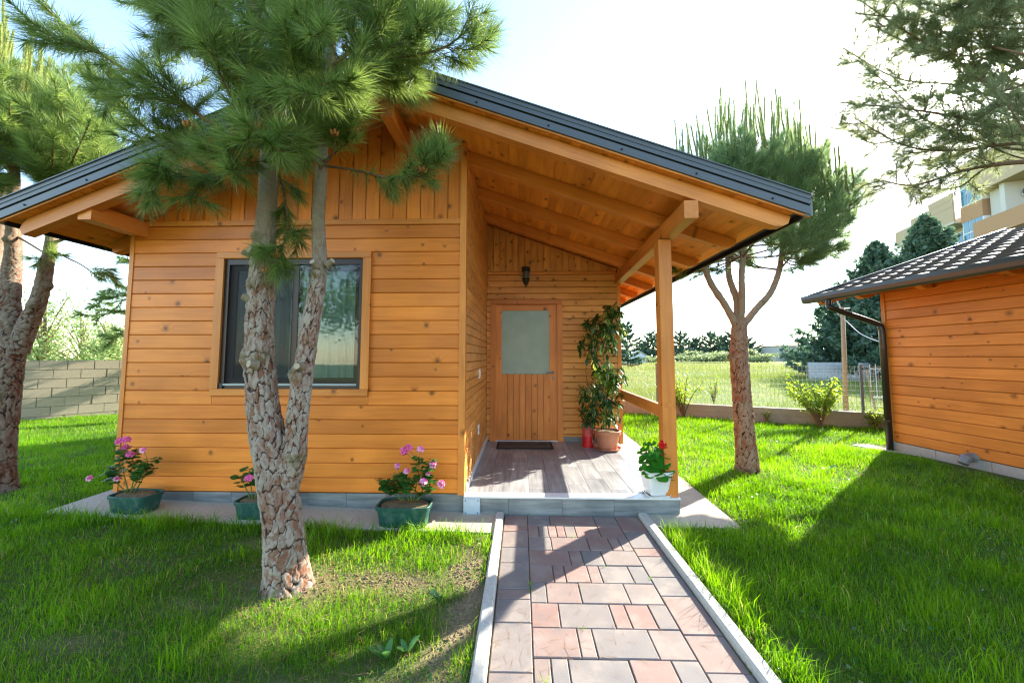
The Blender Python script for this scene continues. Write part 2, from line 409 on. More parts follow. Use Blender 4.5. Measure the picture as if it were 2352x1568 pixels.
def grid_mesh(name, xs, ys, zf, keep=None, attrs=None):
    X, Y = np.meshgrid(xs, ys, indexing='ij'); nx, ny = X.shape; Z = zf(X, Y)
    i = np.arange(nx*ny).reshape(nx, ny); q = np.stack([i[:-1, :-1], i[1:, :-1], i[1:, 1:], i[:-1, 1:]], -1).reshape(-1, 4)
    if keep is not None:
        cx = (X[:-1, :-1]+X[1:, 1:])/2; cy = (Y[:-1, :-1]+Y[1:, 1:])/2; q = q[keep(cx, cy).ravel()]
    v = np.stack([X, Y, Z], -1).reshape(-1, 3)
    return np_mesh(name, v, q, {k: f(X, Y).ravel() for k, f in (attrs or {}).items()}, True)
XL0_ = -3.9
lawn_m = grid_mesh('lawn', np.arange(-16, 10.01, .08), np.arange(-3, 15, .08), ground_z, lambda x, y: in_plot(x, y) & ~((x > -.2) & (x < 1.12) & (y < YF+.05)) & ~((x > XL0_+.2) & (x < 1.5) & (y > YF+.1) & (y < 8.6)), {'bare': bare_amount})
lawn = put('lawn', lawn_m, TURF); tag(lawn, 'short green lawn around the wooden cabin', 'lawn', kind='structure')
def field_z(x, y): return -.06+.15*np.sin(x*.05+.4)*np.sin(y*.04)*sstep(20, 60, y)
def field_mat():
    q = NT('field_ground'); v = q.obj(); a = q.noise(q.vec('MULTIPLY', v, (.10, .22, 1)), 1, 4, .6); f = q.noise(v, 1.6, 4, .7)
    c = q.ramp(q.math('ADD', q.math('MULTIPLY', a, .7), q.math('MULTIPLY', f, .3)), [(.33, (.075, .12, .025)), (.48, (.13, .17, .04)), (.6, (.20, .19, .065)), (.75, (.28, .23, .10))])
    q.base(c, .95, .1); return q.m
fx = np.concatenate([np.arange(-420, -40, 12.), np.arange(-40, 60, 1.5), np.arange(60, 480, 12.)]); fy = np.concatenate([np.arange(-60, 0, 6.), np.arange(0, 60, 1.5), np.arange(60, 620, 12.)])
field = put('field', grid_mesh('field', fx, fy, field_z), field_mat()); tag(field, 'flat field of dry yellow green grass beyond the fence', 'field', kind='structure')

# apron of concrete round the cabin (top follows the rise of the ground on the left)
def apron_poly(name, pts, label):
    v = [(x, y, float(ground_z(x, y))+.012) for x, y in pts]; n = len(v)
    v += [(x, y, z-.14) for x, y, z in v]
    m = bpy.data.meshes.new(name); m.from_pydata(v, [], [tuple(range(n)), tuple(range(2*n-1, n-1, -1))]+[(i, i+n, (i+1) % n+n, (i+1) % n) for i in range(n)])
    import bmesh
    b = bmesh.new(); b.from_mesh(m); bmesh.ops.triangulate(b, faces=b.faces); bmesh.ops.recalc_face_normals(b, faces=b.faces); b.to_mesh(m); b.free()
    o = put(name, m, CONC); tag(o, label, 'pavement', kind='structure'); return o
fr = [(x, 3.215+.006*math.sin(x*9)) for x in np.linspace(-.235, -4.13, 14)]
apron_poly('pavement', fr+[(-4.2, 9.2), (-3.95, 9.2)]+[(x, YF+.03) for x in np.linspace(-3.93, -.235, 10)], 'pale concrete strip along the front wall of the cabin')
apron_poly('pavement', [(1.115, 3.35), (1.88, 3.35), (1.93, 4.6), (1.97, 8.9), (1.45, 8.9), (1.45, YF+.03), (1.115, YF+.03)], 'pale concrete strip around the right corner of the porch')

# ================================================================== paved path
path = put('path', MB().box((-.165, -1.2, -.1), (1.075, YF-.012, -.012)).mesh('path'), SOIL); tag(path, 'straight path of reddish grey concrete pavers leading to the porch', 'path', kind='structure')
_pv = {}
def paver_mesh(w, d):
    k = (round(w, 3), round(d, 3))
    if k not in _pv:
        c = .004; T = .05; m = MB()
        lo = [(-w/2, -d/2), (w/2, -d/2), (w/2, d/2), (-w/2, d/2)]; hi = [(x-math.copysign(c, x), y-math.copysign(c, y)) for x, y in lo]
        v = [(x, y, -T) for x, y in lo]+[(x, y, -c) for x, y in lo]+[(x, y, 0) for x, y in hi]
        f = [(8, 9, 10, 11)]+[(i, (i+1) % 4, (i+1) % 4+4, i+4) for i in range(4)]+[(i+4, (i+1) % 4+4, (i+1) % 4+8, i+8) for i in range(4)]
        m.add(v, f); _pv[k] = m.mesh('paver'); _pv[k].materials.append(PAVER)
    return _pv[k]
def paver(x0, x1, y0, y1):
    g = .0025; M = Matrix.Translation(((x0+x1)/2, (y0+y1)/2, R.uniform(-.002, .002))) @ Matrix.Rotation(R.uniform(-.006, .006), 4, 'Z') @ Matrix.Rotation(R.uniform(-.004, .004), 4, 'X')
    put('paver', paver_mesh(round(x1-x0-2*g, 3), round(y1-y0-2*g, 3)), None, path, M)
XL0, XL1, XR0, XR1 = -.155, .055, .855, 1.068
rowh = .205; nrow = 23; top = YF-.018
patterns = [(2, 4, 2), (.9, .8, .7, .7, .9, 2.0, 2.0), (1.8, 2.9, 1.7, .8, .8), (3., .9, 1.5, 2.6), (1.8, .9, 1.8, .9, 2.3, 1.3), (1, 2.1, 2.9, 2.), (1.6, 3., .9, 1.4, 1.1), (2.4, .8, 3., 1.8), (.95, .95, 3.3, 2.3, 1.5), (2.9, .8, 1.4, 2.9), (2., 3., 1., 2.), (1., 2., 2., 3.)]
for i in range(nrow):
    y1 = top-i*rowh; y0 = y1-rowh; p = patterns[i % len(patterns)]; s = sum(p); x = XL1
    for w in p:
        x2 = x+w/s*(XR0-XL1); paver(x, x2, y0, y1); x = x2
for xa, xb, hs in ((XL0, XL1, (.20, .12, .26, .22, .30, .10, .20, .33)), (XR0, XR1, (.30, .27, .12, .26, .20, .32, .24, .28))):
    y = top; k = 0
    while y > top-nrow*rowh+.05:
        h = hs[k % len(hs)]; k += 1; paver(xa, xb, max(y-h, top-nrow*rowh), y); y -= h
def kerb(xa, xb, ztop, label):
    o = thing('kerb', label, 'kerb', (xa, 1, 0), kind='structure'); y = YF-.02
    while y > -1.1:
        L = .995; c = .012; w = xb-xa
        sec = [(xa, -.12), (xb, -.12), (xb, ztop-c), (xb-c, ztop), (xa+c, ztop), (xa, ztop-c)]
        m = MB().prism(sec, -L, 0, 'Y').mesh('kerb_stone')
        put('kerb_stone', m, KERB, o, Matrix.Translation((R.uniform(-.002, .002), y, R.uniform(-.002, .002)))); y -= 1.0
kerb(-.235, -.162, .035, 'straight concrete kerb along the left edge of the paved path')
kerb(1.075, 1.155, .04, 'straight concrete kerb along the right edge of the paved path')

# ================================================================== cabin
cabin = thing('cabin', 'orange stained timber cabin with dark gabled roof and open porch', 'cabin', (-1.0, YF, 0))
XC, XL = -.54, -3.91                             # porch-side corner, left corner of the front wall
YR = 8.7                                         # rear
RX, RZ = -1.30, 4.04                             # ridge
SR, SL = .355, .404                              # slopes right / left
XER, XEL = 2.30, -4.44                           # eaves
def roof_z(x): return RZ-(SR*(x-RX) if x > RX else SL*(RX-x))
SOF = .165                                       # top sheet to underside of boards
def sof_z(x): return roof_z(x)-SOF
ZB = .185; ZT = 2.80                             # siding bottom, trim between siding and gable boards
# window opening measured from the trim's outer edges
wl, wr = P(495, 745, YF).x, P(850, 745, YF).x; wb, wtp = P(673, 909, YF).z, P(673, 579, YF).z
fw = put('front_wall', MB().box((XL, YF+.022, 0), (wl+.03, YF+.10, ZT)).box((wr-.03, YF+.022, 0), (XC-.02, YF+.10, ZT)).box((wl+.03, YF+.022, 0), (wr-.03, YF+.10, wb+.03)).box((wl+.03, YF+.022, wtp-.03), (wr-.03, YF+.10, ZT))
    .prism([(XL, ZT), (XC-.02, ZT), (XC-.02, sof_z(XC)-.01), (RX, sof_z(RX)-.01), (XL, sof_z(XL)-.01)], YF+.022, YF+.10).mesh('front_wall'), DARKGAP, cabin)
X = (1, 0, 0); Z = (0, 0, 1); NYX = (0, 0, 1)
nb = 19; bh = (ZT-.03-ZB)/nb
for i in range(nb):
    z0 = ZB+i*bh; z1 = z0+bh
    segs = [(XL+.035, XC-.055)]
    if z1 > wb+.012 and z0 < wtp-.012: segs = [(XL+.035, wl-.002), (wr+.002, XC-.055)]
    if len(segs) == 2 and z0 < wb-.01: plank('plank', fw, W_FRONT, (wl, YF+.022, z0+.001), X, Z, wr-wl, wb-z0-.003, .021, .004)
    if len(segs) == 2 and z1 > wtp+.01: plank('plank', fw, W_FRONT, (wl, YF+.022, wtp+.002), X, Z, wr-wl, z1-wtp-.006, .021, .004)
    for a, b in segs:
        plank('plank', fw, W_FRONT, (a, YF+.022, z0+.001), X, Z, b-a, bh-.0035, .022+R.uniform(-.001, .001), .0055)
# vertical boards of the gable
bw = .137; x = XL+.035
while x < XC-.06:
    x2 = min(x+bw, XC-.056); w = x2-x-.0025
    za, zb = sof_z(x)-.03, sof_z(x+w)-.03
    if x < RX < x+w: za = zb = min(za, zb)
    # along +Z, across = -X ... keep right handed with the face towards -Y
    L = za-(ZT+.025)
    plank('plank', fw, W_GABLE, (x, YF+.03, ZT+.025), Z, (1, 0, 0), L, w, -.022, -.0045, 0, (zb-za)/max(w, .01))
    x += bw
plank('trim_board', fw, W_BEAM, (XL+.033, YF+.022, ZT-.03), X, Z, XC-XL-.09, .055, .034)
for xa, xb in ((XL+.06, RX), (RX, XC-.056)):      # scribe strips under the soffit
    d = Vector((xb-xa, 0, sof_z(xb)-sof_z(xa))); L = d.length; d.normalize()
    plank('trim_board', fw, W_BEAM, (xa, YF+.004, sof_z(xa)-.047), d, Vector((-d.z, 0, d.x)), L, .045, .018, .003)
# corner boards
plank('corner_board', fw, W_BEAM, (XL-.003, YF+.024, ZB-.01), Z, (1, 0, 0), sof_z(XL)-ZB-.02, .036, -.032, -.004)
plank('corner_board', fw, W_BEAM, (XC-.054, YF+.02, ZB-.01), Z, (1, 0, 0), sof_z(XC)-ZB, .054, -.034, -.004)
put('corner_post', MB().box((XC-.02, YF+.021, ZB-.01), (XC-.001, YF+.11, sof_z(XC))).mesh(), W_BEAM, fw)
# other outer walls
put('left_wall', MB().box((XL, YF+.102, 0), (XL+.1, YR, 2.82)).mesh(), W_FRONT, cabin)
put('rear_wall', MB().prism([(XL, 0), (1.52, 0), (1.52, sof_z(1.52)-.02), (RX, sof_z(RX)-.02), (XL, sof_z(XL)-.02)], YR, YR+.1).mesh(), W_FRONT, cabin)
put('right_wall', MB().box((1.46, YB+.13, 0), (1.56, YR-.001, 2.85)).mesh(), W_FRONT, cabin)
# side wall of the porch
sw = put('porch_side_wall', MB().prism([(YF+.112, 0), (YB+.1, 0), (YB+.1, sof_z(XC)-.01), (YF+.112, sof_z(XC)-.01)], XC-.1, XC-.02, 'X').mesh(), DARKGAP, cabin)
nb2 = 36; zz = ZB; hh = (sof_z(XC)-.02-ZB)/nb2
for i in range(nb2):
    plank('plank', sw, W_PORCH, (XC-.02, YF+.112, zz+i*hh), (0, 1, 0), Z, YB-YF-.114, hh-.005, .02, .007)
# back wall of the porch
dl, dr = P(1127, 850, YB).x, P(1292, 850, YB).x; dt = P(1210, 688, YB).z; FZ = .16
XP = 1.56
bwall = put('porch_back_wall', MB().box((XC-.02, YB+.022, 0), (dl+.03, YB+.10, ZT)).box((dr-.03, YB+.022, 0), (XP-.03, YB+.10, ZT)).box((dl+.03, YB+.022, dt-.03), (dr-.03, YB+.10, ZT))
    .prism([(XC-.02, ZT), (XP-.03, ZT), (XP-.03, sof_z(XP)-.02), (XC-.02, sof_z(XC)-.02)], YB+.022, YB+.10).mesh(), DARKGAP, cabin)
nb3 = 26; h3 = (ZT-.03-FZ-.01)/nb3
for i in range(nb3):
    z0 = FZ+.01+i*h3; segs = [(XC+.002, XP-.05)]
    if z0 < dt-.012: segs = [(XC+.002, dl-.002), (dr+.002, XP-.05)]
    for a, b in segs:
        plank('plank', bwall, W_PORCH, (a, YB+.022, z0), X, Z, b-a, h3-.005, .022, .008)
x = XC+.002
while x < XP-.06:
    x2 = min(x+.1, XP-.05); w = x2-x-.003; za, zb = sof_z(x)-.02, sof_z(x+w)-.02
    plank('plank', bwall, W_PORCH, (x, YB+.03, ZT+.02), Z, (1, 0, 0), za-ZT-.02, w, -.022, -.005, 0, (zb-za)/w); x += .1
plank('trim_board', bwall, W_BEAM, (XC+.002, YB+.022, ZT-.03), X, Z, XP-XC-.06, .045, .032)
plank('corner_board', bwall, W_BEAM, (XP-.05, YB+.10, FZ-.03), Z, (1, 0, 0), sof_z(XP)-FZ-.1, .05, -.115, -.004)
# ---- plinth tiles
pl = put('plinth', MB().box((XL+.02, YF+.03, -.05), (XC+.0, YF+.09, ZB-.012)).mesh(), CONC_G, cabin)
x = XL+.015
for i in range(9):
    w = (XC-.0-(XL+.015))/9; gz = float(ground_z(x+w/2, YF))
    plank('plinth_tile', pl, T_PLINTH, (x+.001, YF+.03, -.03), X, Z, w-.003, ZB-.012+.03, .012, .002); x += w
# ---- porch floor
pf = put('porch_floor', MB().box((XC+.0, YF+.02, -.05), (1.46, YB+.02, FZ-.012)).mesh(), CONC_G, cabin)
marble_w = .10
for a, b in (((XC+.001, YF-.012, FZ-.011), (1.31, YF+marble_w, FZ+.004)),):
    put('marble_edge', MB().box(a, b).mesh(), MARBLE, pf)
put('marble_edge', MB().box((1.312, YF-.012, FZ-.011), (1.47, YB+.018, FZ+.003)).mesh(), MARBLE, pf)
put('marble_edge', MB().box((XC+.001, YF+.002+marble_w, FZ-.011), (XC+.014, YB+.0, FZ+.075)).mesh(), MARBLE, pf)
tw = .20; tl = .60; x = XC+.016; ci = 0
while x < 1.31:
    x2 = min(x+tw, 1.310); y = YF+.104-(.0, .35, .17, .5)[ci % 4]; ci += 1
    while y < YB+.01:
        ya, yb = max(y, YF+.104), min(y+tl, YB+.018)
        if yb-ya > .03: plank('floor_tile', pf, T_FLOOR, (x2-.001, ya+.001, FZ-.011), (0, 1, 0), (-1, 0, 0), yb-ya-.0025, x2-x-.0025, .011, .0012)
        y += tl
    x = x2
x = XC-.0
plank('skirting_tile', pf, T_PLINTH, (dr+.004, YB+.02, FZ), X, Z, XP-.055-dr, .075, .02+.008, .002)
for i, w in enumerate((.42, .50, .48, .60)):
    plank('riser_tile', pf, T_PLINTH, (x+.001, YF+.02, -.02), X, Z, w-.003, FZ-.013+.02, .018, .002); x += w
plank('riser_tile', pf, T_PLINTH, (1.46, YF+.022, -.02), (0, 1, 0), Z, YB-YF, FZ-.013+.02, .012, .002)
# ---- timber frame of the porch
HX = 1.40
post = beam('porch_post', cabin, W_BEAM, (HX-.0, YF+.075, FZ+.004), Z, (0, 1, 0), 2.60-FZ, .125, .125)
header = beam('header_beam', cabin, W_BEAM, (HX+.01, 3.06, 2.685), (math.sin(.045), math.cos(.045), 0), Z, YB-3.06+.02, .15, .115)
rail = beam('handrail', cabin, W_BEAM, (HX+.055, YF+.14, .905), (.03, 1, 0), Z, YB-YF-.05, .13, .055)
wp = beam('wall_plate_beam', cabin, W_BEAM, (XL+.10, 3.10, 2.735), (0, 1, 0), Z, .55, .15, .12)
rb = beam('ridge_beam', cabin, W_BEAM, (RX+.13, 3.10, sof_z(RX)-.25), (0, 1, 0), Z, .55, .15, .11)
# ---- roof
xs_r, xs_l = XER-.02, XEL+.02
roof = put('roof', MB().prism([(xs_l, roof_z(xs_l)-.135), (RX, RZ-.135), (xs_r, roof_z(xs_r)-.135), (xs_r, roof_z(xs_r)-.008), (RX, RZ-.008), (xs_l, roof_z(xs_l)-.008)], 3.02, 8.95).mesh(), METAL, cabin)
for side in (1, -1):
    sl = SR if side > 0 else SL; d = Vector((side, 0, -sl)).normalized(); n = Vector((d.z*-side, 0, abs(d.x)))
    xe = XER if side > 0 else XEL
    L = abs(xe-RX)/abs(d.x)
    # soffit boards
    k = int((L-.04)/.095)
    for i in range(k):
        s = .02+i*.095; o = Vector((RX, 3.03, RZ-SOF))+d*s
        if side > 0: plank('soffit_board', roof, W_SOFF, o+d*.0925+n*.026, (0, 1, 0), -d*-1 if False else -d, 5.9, .090, -.026, -.007)
        else: plank('soffit_board', roof, W_SOFF, o+n*.026, (0, 1, 0), d*1, 5.9, .0925, -.026, -.004) if False else plank('soffit_board', roof, W_SOFF, o+d*.0925+n*.026, (0, 1, 0), -d, 5.9, .090, .026, .007)
    # rafters
    for yr in (3.12, 3.80, 4.60, 5.40, 6.20, 7.0, 7.8, 8.6):
        Lr = L-(.10 if yr < 3.5 else .16); o = Vector((RX, yr, RZ-SOF-.065))-Vector((0, 0, .003))
        mm = MB().prism([(0, -.055), (Lr-.09, -.055), (Lr-.03, -.03), (Lr, -.0), (Lr, .06), (0, .06)], -.045, .045, 'Y')
        put('rafter', mm.mesh('rafter'), W_BEAM, roof, basis(o, d, Vector((0, side, 0)) if False else Vector((0, 1, 0))) if side < 0 else basis(o, d, (0, 1, 0)))
    # metal verge: two folded strips with a dark joint between
    def strip(nm, t0, t1, y0, y1, mat):
        v = []
        for s in (0, L+.03):
            c = Vector((RX, 0, RZ))+d*s
            for t, y in ((t0, y0), (t1, y0), (t1, y1), (t0, y1)): v.append((c.x, y, c.z-t))
        m = bpy.data.meshes.new(nm); m.from_pydata(v, [], [(0, 1, 2, 3), (7, 6, 5, 4), (0, 4, 5, 1), (1, 5, 6, 2), (2, 6, 7, 3), (3, 7, 4, 0)]); return put(nm, fixn(m), mat, roof)
    strip('verge_flashing', -.012, .066, 2.985, 3.016, METAL); strip('verge_joint', .066, .082, 2.998, 3.016, METAL_D); strip('verge_flashing', .082, .148, 2.990, 3.016, METAL)
    strip('verge_lip', -.022, -.012, 2.975, 3.2, METAL); strip('verge_lip', .020, .028, 2.980, 2.986, METAL)
    strip('verge_board', .150, .164, 3.006, 3.028, W_BEAM)
    for i in range(6):
        c = Vector((RX, 2.988, RZ-.118))+d*(L*(i+.55)/6)
        put('screw', MB().lathe([(.009, 0), (.009, .004), (.005, .007)], 8).mesh(), SCREW, roof, Matrix.Translation(c) @ Matrix.Rotation(math.pi/2, 4, 'X'))
    # eaves edge
    ze = roof_z(xe)
    put('eaves_gutter', MB().box((min(xe-.01*side, xe+.05*side), 3.0, ze-.165), (max(xe-.01*side, xe+.05*side), 8.95, ze-.03)).mesh(), GUT_G, roof)
    put('eaves_board', MB().box((min(xe-.03*side, xe-.011*side), 3.03, ze-.18), (max(xe-.03*side, xe-.011*side), 8.95, ze-.14)).mesh(), METAL_D, roof)
# ---- window
win = put('window', MB().box((wl+.07, YF-.004, wb+.07), (wl+.115, YF+.07, wtp-.07)).box((wr-.115, YF-.004, wb+.07), (wr-.07, YF+.07, wtp-.07)).box((wl+.115, YF-.004, wtp-.125), (wr-.115, YF+.07, wtp-.07)).box((wl+.115, YF-.004, wb+.07), (wr-.115, YF+.07, wb+.115)).mesh(), PVC, cabin)
for a, b, c, d2 in ((wl, wr, wtp-.068, wtp), (wl, wr, wb, wb+.068)):
    plank('trim_board', win, W_BEAM, (a, YF+.004, c), X, Z, b-a, d2-c, .034, .006)
for a in (wl, wr-.068):
    plank('trim_board', win, W_BEAM, (a, YF+.002, wb+.069), Z, (1, 0, 0), wtp-wb-.138, .068, -.032, -.006)
ix0, ix1, iz0, iz1 = wl+.115, wr-.115, wb+.115, wtp-.125; xm = (ix0+ix1)/2
for a, b in ((ix0, xm+.03), (xm-.03, ix1)):
    yy = YF+.03 if a == ix0 else YF+.055
    s = put('sash', MB().box((a, yy, iz0), (a+.06, yy+.022, iz1)).box((b-.06, yy, iz0), (b, yy+.022, iz1)).box((a+.06, yy, iz1-.055), (b-.06, yy+.022, iz1)).box((a+.06, yy, iz0), (b-.06, yy+.022, iz0+.055)).mesh(), PVC, win)
    put('pane', MB().box((a+.055, yy+.008, iz0+.05), (b-.055, yy+.012, iz1-.05)).mesh(), GLASS, win)
put('insect_screen', MB().box((ix0+.002, YF+.012, iz0+.01), (xm-.03, YF+.0135, iz1)).mesh(), SCREEN, win)
put('insect_screen', MB().box((xm+.05, YF+.012, iz0+.01), (ix1-.002, YF+.0135, iz1)).mesh(), glass_mat('screen_thin', (.86, .88, .88), .0), win)
put('screen_rail', MB().box((wl+.072, YF-.016, wb+.10), (wr-.072, YF+.008, wb+.118)).mesh(), ALU, win)
for a in (wl+.072, wr-.112): put('screen_end_cap', MB().box((a, YF-.02, wb+.068), (a+.04, YF-.005, wb+.122)).mesh(), PVC_B, win)
def curtain(x0, x1, y):
    n = 90; v = []; f = []
    for i in range(n+1):
        t = i/n; xx = x0+(x1-x0)*t; yy = y+.022*math.sin(t*52)+.008*math.sin(t*131+1)
        v += [(xx, yy, iz0-.15), (xx+.008*math.sin(t*31), yy, iz1+.05)]
    for i in range(n): f.append((2*i, 2*i+2, 2*i+3, 2*i+1))
    m = bpy.data.meshes.new('curtain'); m.from_pydata(v, [], f); put('curtain', m, CURTAIN, win, smooth=True)
curtain(xm-.02, ix1+.03, YF+.125); curtain(ix0+.17, xm-.03, YF+.14)
put('room', MB().box((wl-.3, YF+.102, wb-.4), (wl-.28, YF+1.5, wtp+.2)).box((wr+.28, YF+.102, wb-.4), (wr+.3, YF+1.5, wtp+.2)).box((wl-.28, YF+1.5, wb-.4), (wr+.28, YF+1.52, wtp+.2)).box((wl-.28, YF+.102, wtp+.2), (wr+.28, YF+1.5, wtp+.22)).box((wl-.28, YF+.102, wb-.42), (wr+.28, YF+1.5, wb-.4)).mesh(), plain('room_plaster', (.30, .30, .28), .9), cabin)
# ---- door
gl, gr, gb, gt = P(1152, 786, YB).x, P(1262, 786, YB).x, P(1207, 859, YB).z, P(1207, 713, YB).z
db = FZ+.012
door = put('door', MB().box((dl+.08, YB+.034, db), (dr-.08, YB+.06, gb-.01)).box((dl+.08, YB+.034, gb-.01), (gl-.01, YB+.06, gt+.01)).box((gr+.01, YB+.034, gb-.01), (dr-.08, YB+.06, gt+.01)).box((dl+.08, YB+.034, gt+.01), (dr-.08, YB+.06, dt-.08)).mesh(), DARKGAP, cabin)
for a in (dl, dr-.075): plank('frame_board', door, W_DOOR, (a, YB+.022, db-.01), Z, (1, 0, 0), dt-db-.076+.01, .075, -.04, -.006)
plank('frame_board', door, W_DOOR, (dl, YB+.022, dt-.075), X, Z, dr-dl, .075, .042, .006)
a0, a1 = dl+.08, dr-.08
plank('stile', door, W_DOOR, (a0, YB+.034, db), Z, (1, 0, 0), dt-.08-db, gl-a0-.004, -.014, -.004)
plank('stile', door, W_DOOR, (gr+.004, YB+.034, db), Z, (1, 0, 0), dt-.08-db, a1-gr-.004, -.014, -.004)
plank('stile', door, W_DOOR, (gl, YB+.034, gt+.003), X, Z, gr-gl, dt-.083-gt, .013, .004)
ns = 8; wsl = (gr-gl)/ns
for i in range(ns): plank('door_board', door, W_DOOR, (gl+i*wsl+.001, YB+.034, db+.003), Z, (1, 0, 0), gb-db-.006, wsl-.007, -.011, -.006)
put('pane', MB().box((gl, YB+.030, gb), (gr, YB+.036, gt)).mesh(), FROST, door)
for zz2 in (P(1270, 855, YB).z, P(1271, 868, YB).z):
    put('lock_rose', MB().lathe([(.022, 0), (.022, .006), (.014, .014)], 14).mesh(), ALU, door, Matrix.Translation((P(1271, 860, YB).x, YB+.02, zz2)) @ Matrix.Rotation(math.pi/2, 4, 'X'))
hz = P(1270, 855, YB).z; hx = P(1271, 860, YB).x
put('handle', MB().tube([(hx, YB+.01, hz), (hx, YB-.03, hz), (hx-.02, YB-.036, hz), (hx-.11, YB-.036, hz)], .008, 8).mesh(), ALU, door, smooth=True)
put('threshold', MB().box((dl+.076, YB-.01, FZ), (dr-.076, YB+.034, FZ+.011)).mesh(), MARBLE, door)

# ---- things on and beside the cabin
lx, lz0, lz1 = P(1208, 636, YB).x, P(1208, 656, YB).z, P(1208, 616, YB).z
IRON = plain('black_iron', (.012, .011, .011), .45, .4)
lamp = thing('wall_lantern', 'black iron lantern fixed above the cabin door', 'lamp', (lx, YB, lz0))
m = MB(); hh2 = lz1-lz0
prof = [(.02, 0), (.045, .05), (.06, .11), (.062, hh2*.62), (.064, hh2*.93), (.068, hh2*.95), (.068, hh2)]
put('shade', MB().lathe(prof, 12, Matrix.Translation((lx, YB-.055, lz0))).mesh(), IRON, lamp)
for k in range(12):
    for j in range(4):
        a = 2*math.pi*k/12; put('lamp_hole', MB().lathe([(.007, 0), (.007, .004)], 6).mesh(), WHITEP, lamp, Matrix.Translation((lx+.0615*math.cos(a), YB-.055+.0615*math.sin(a), lz0+.12+j*.035)) @ Matrix.Rotation(a+math.pi/2, 4, 'Z') @ Matrix.Rotation(math.pi/2, 4, 'X')) if math.sin(a) < .3 and j < 3 else None
put('finial', MB().lathe([(.003, -.045), (.012, -.03), (.006, -.012), (.02, 0)], 10, Matrix.Translation((lx, YB-.055, lz0))).mesh(), IRON, lamp)
put('bracket', MB().box((lx-.03, YB-.02, lz0+.05), (lx+.03, YB-.001, lz1+.02)).mesh(), IRON, lamp)
for (px, py, lab, cat, nm) in ((1101, 858, 'white light switch high on the porch side wall', 'light switch', 'light_switch'), (1099, 985, 'white power socket low on the porch side wall', 'power socket', 'power_socket')):
    r_ = ray(px, py); t = (XC+.001)/r_.x; yy, zq = r_.y*t, r_.z*t+CAM_H; 
    s = put(nm, MB().box((XC+.0005, yy-.045, zq-.06), (XC+.012, yy+.045, zq+.06)).mesh(), WHITEP); tag(s, lab, cat)
    if nm == 'light_switch': put('rocker', MB().box((XC+.012, yy-.025, zq-.035), (XC+.017, yy+.025, zq+.035)).mesh(), WHITEP, s)
    else: put('socket_face', MB().lathe([(.026, 0), (.026, .003)], 16).mesh(), ALU, s, Matrix.Translation((XC+.012, yy, zq)) @ Matrix.Rotation(math.pi/2, 4, 'Y'))
mx0, mx1 = G(1142, 1022, FZ).x, G(1268, 1022, FZ).x; my0, my1 = YB-.50, YB-.09
mat_ = put('doormat', MB().box((mx0, my0, FZ+.003), (mx1, my1, FZ+.014)).mesh(), plain('doormat_fibre', (.05, .034, .026), .95, .1, 0, .4, 60, .5)); tag(mat_, 'dark brown ribbed doormat lying before the cabin door', 'doormat')
for i in range(5):
    ya = my0+.035+i*.078; put('rib', MB().box((mx0+.03, ya, FZ+.014), (mx1-.03, ya+.034, FZ+.02)).mesh(), plain('doormat_rib', (.13, .085, .06), .95, .1), mat_)
bx = put('junction_box', MB().box((XC-.0, YF-.028, .004), (XC+.155, YF+.0, .15)).mesh(), BOXPL); tag(bx, 'pale blue plastic box against the plinth at the porch corner', 'box')
put('lid', MB().box((XC+.008, YF-.033, .012), (XC+.147, YF-.029, .142)).mesh(), BOXPL, bx)
for a in (.02, .135):
    for b in (.02, .13): put('screw', MB().lathe([(.005, 0), (.005, .003)], 8).mesh(), SCREW, bx, Matrix.Translation((XC+a, YF-.033, b+.004)) @ Matrix.Rotation(math.pi/2, 4, 'X'))
# ================================================================== pines
def bark_mat(name, fiss, plate_a, plate_b, young_a, young_b, moss=(.10, .10, .03)):
    q = NT(name); v = q.obj(); cr = q.attr('crack'); ce = q.attr('cell'); ag = q.attr('age'); mo = q.attr('knot')
    fine = q.noise(v, 90, 4, .7); mid = q.noise(v, 22, 4, .65)
    k = q.math('ADD', cr, q.math('MULTIPLY', q.math('SUBTRACT', q.noise(v, 40, 4, .7), .5), .55))
    red = tuple(x*y for x, y in zip(plate_a, (1.30, .92, .75)))
    t = q.math('ADD', ce, q.math('MULTIPLY', q.math('SUBTRACT', q.noise(q.vec('MULTIPLY', v, (8, 8, 3.5)), 1, 3, .6), .5), .9))
    pl = q.ramp(t, [(.22, red), (.42, tuple((x+y)/2 for x, y in zip(red, plate_b))), (.62, plate_b), (.85, tuple(x*1.15 for x in plate_b))]); pl = q.mix(q.maprange(fine, .25, .5, .4, 0), pl, tuple(x*.5 for x in plate_a))
    old = q.mix(q.maprange(k, .08, .42), fiss, pl)
    yg = q.mix(q.noise(q.vec('MULTIPLY', v, (14, 14, 40)), 1, 4, .7), young_a, young_b); yg = q.mix(q.maprange(fine, .55, .75, 0, .6), yg, tuple(x*.4 for x in young_a))
    c = q.mix(ag, yg, old); c = q.mix(q.math('MULTIPLY', q.math('MULTIPLY', mo, .8), q.maprange(mid, .35, .6)), c, moss)
    q.base(c, .88, .2); q.bump(q.math('ADD', q.math('MULTIPLY', fine, .5), q.math('MULTIPLY', mid, .6)), .55, .006); return q.m
BARK = bark_mat('pine_bark', (.045, .023, .015), (.16, .105, .075), (.31, .255, .205), (.17, .125, .075), (.27, .215, .145))
BARKD = bark_mat('dark_pine_bark', (.035, .018, .012), (.10, .058, .04), (.21, .165, .13), (.15, .105, .065), (.24, .18, .12))
BARK2 = bark_mat('pine_bark_warm', (.035, .016, .010), (.21, .10, .06), (.32, .20, .13), (.26, .16, .10), (.36, .26, .18))
TWIG = plain('pine_twig', (.17, .10, .055), .85, .2, 0, .35, 40, .4)
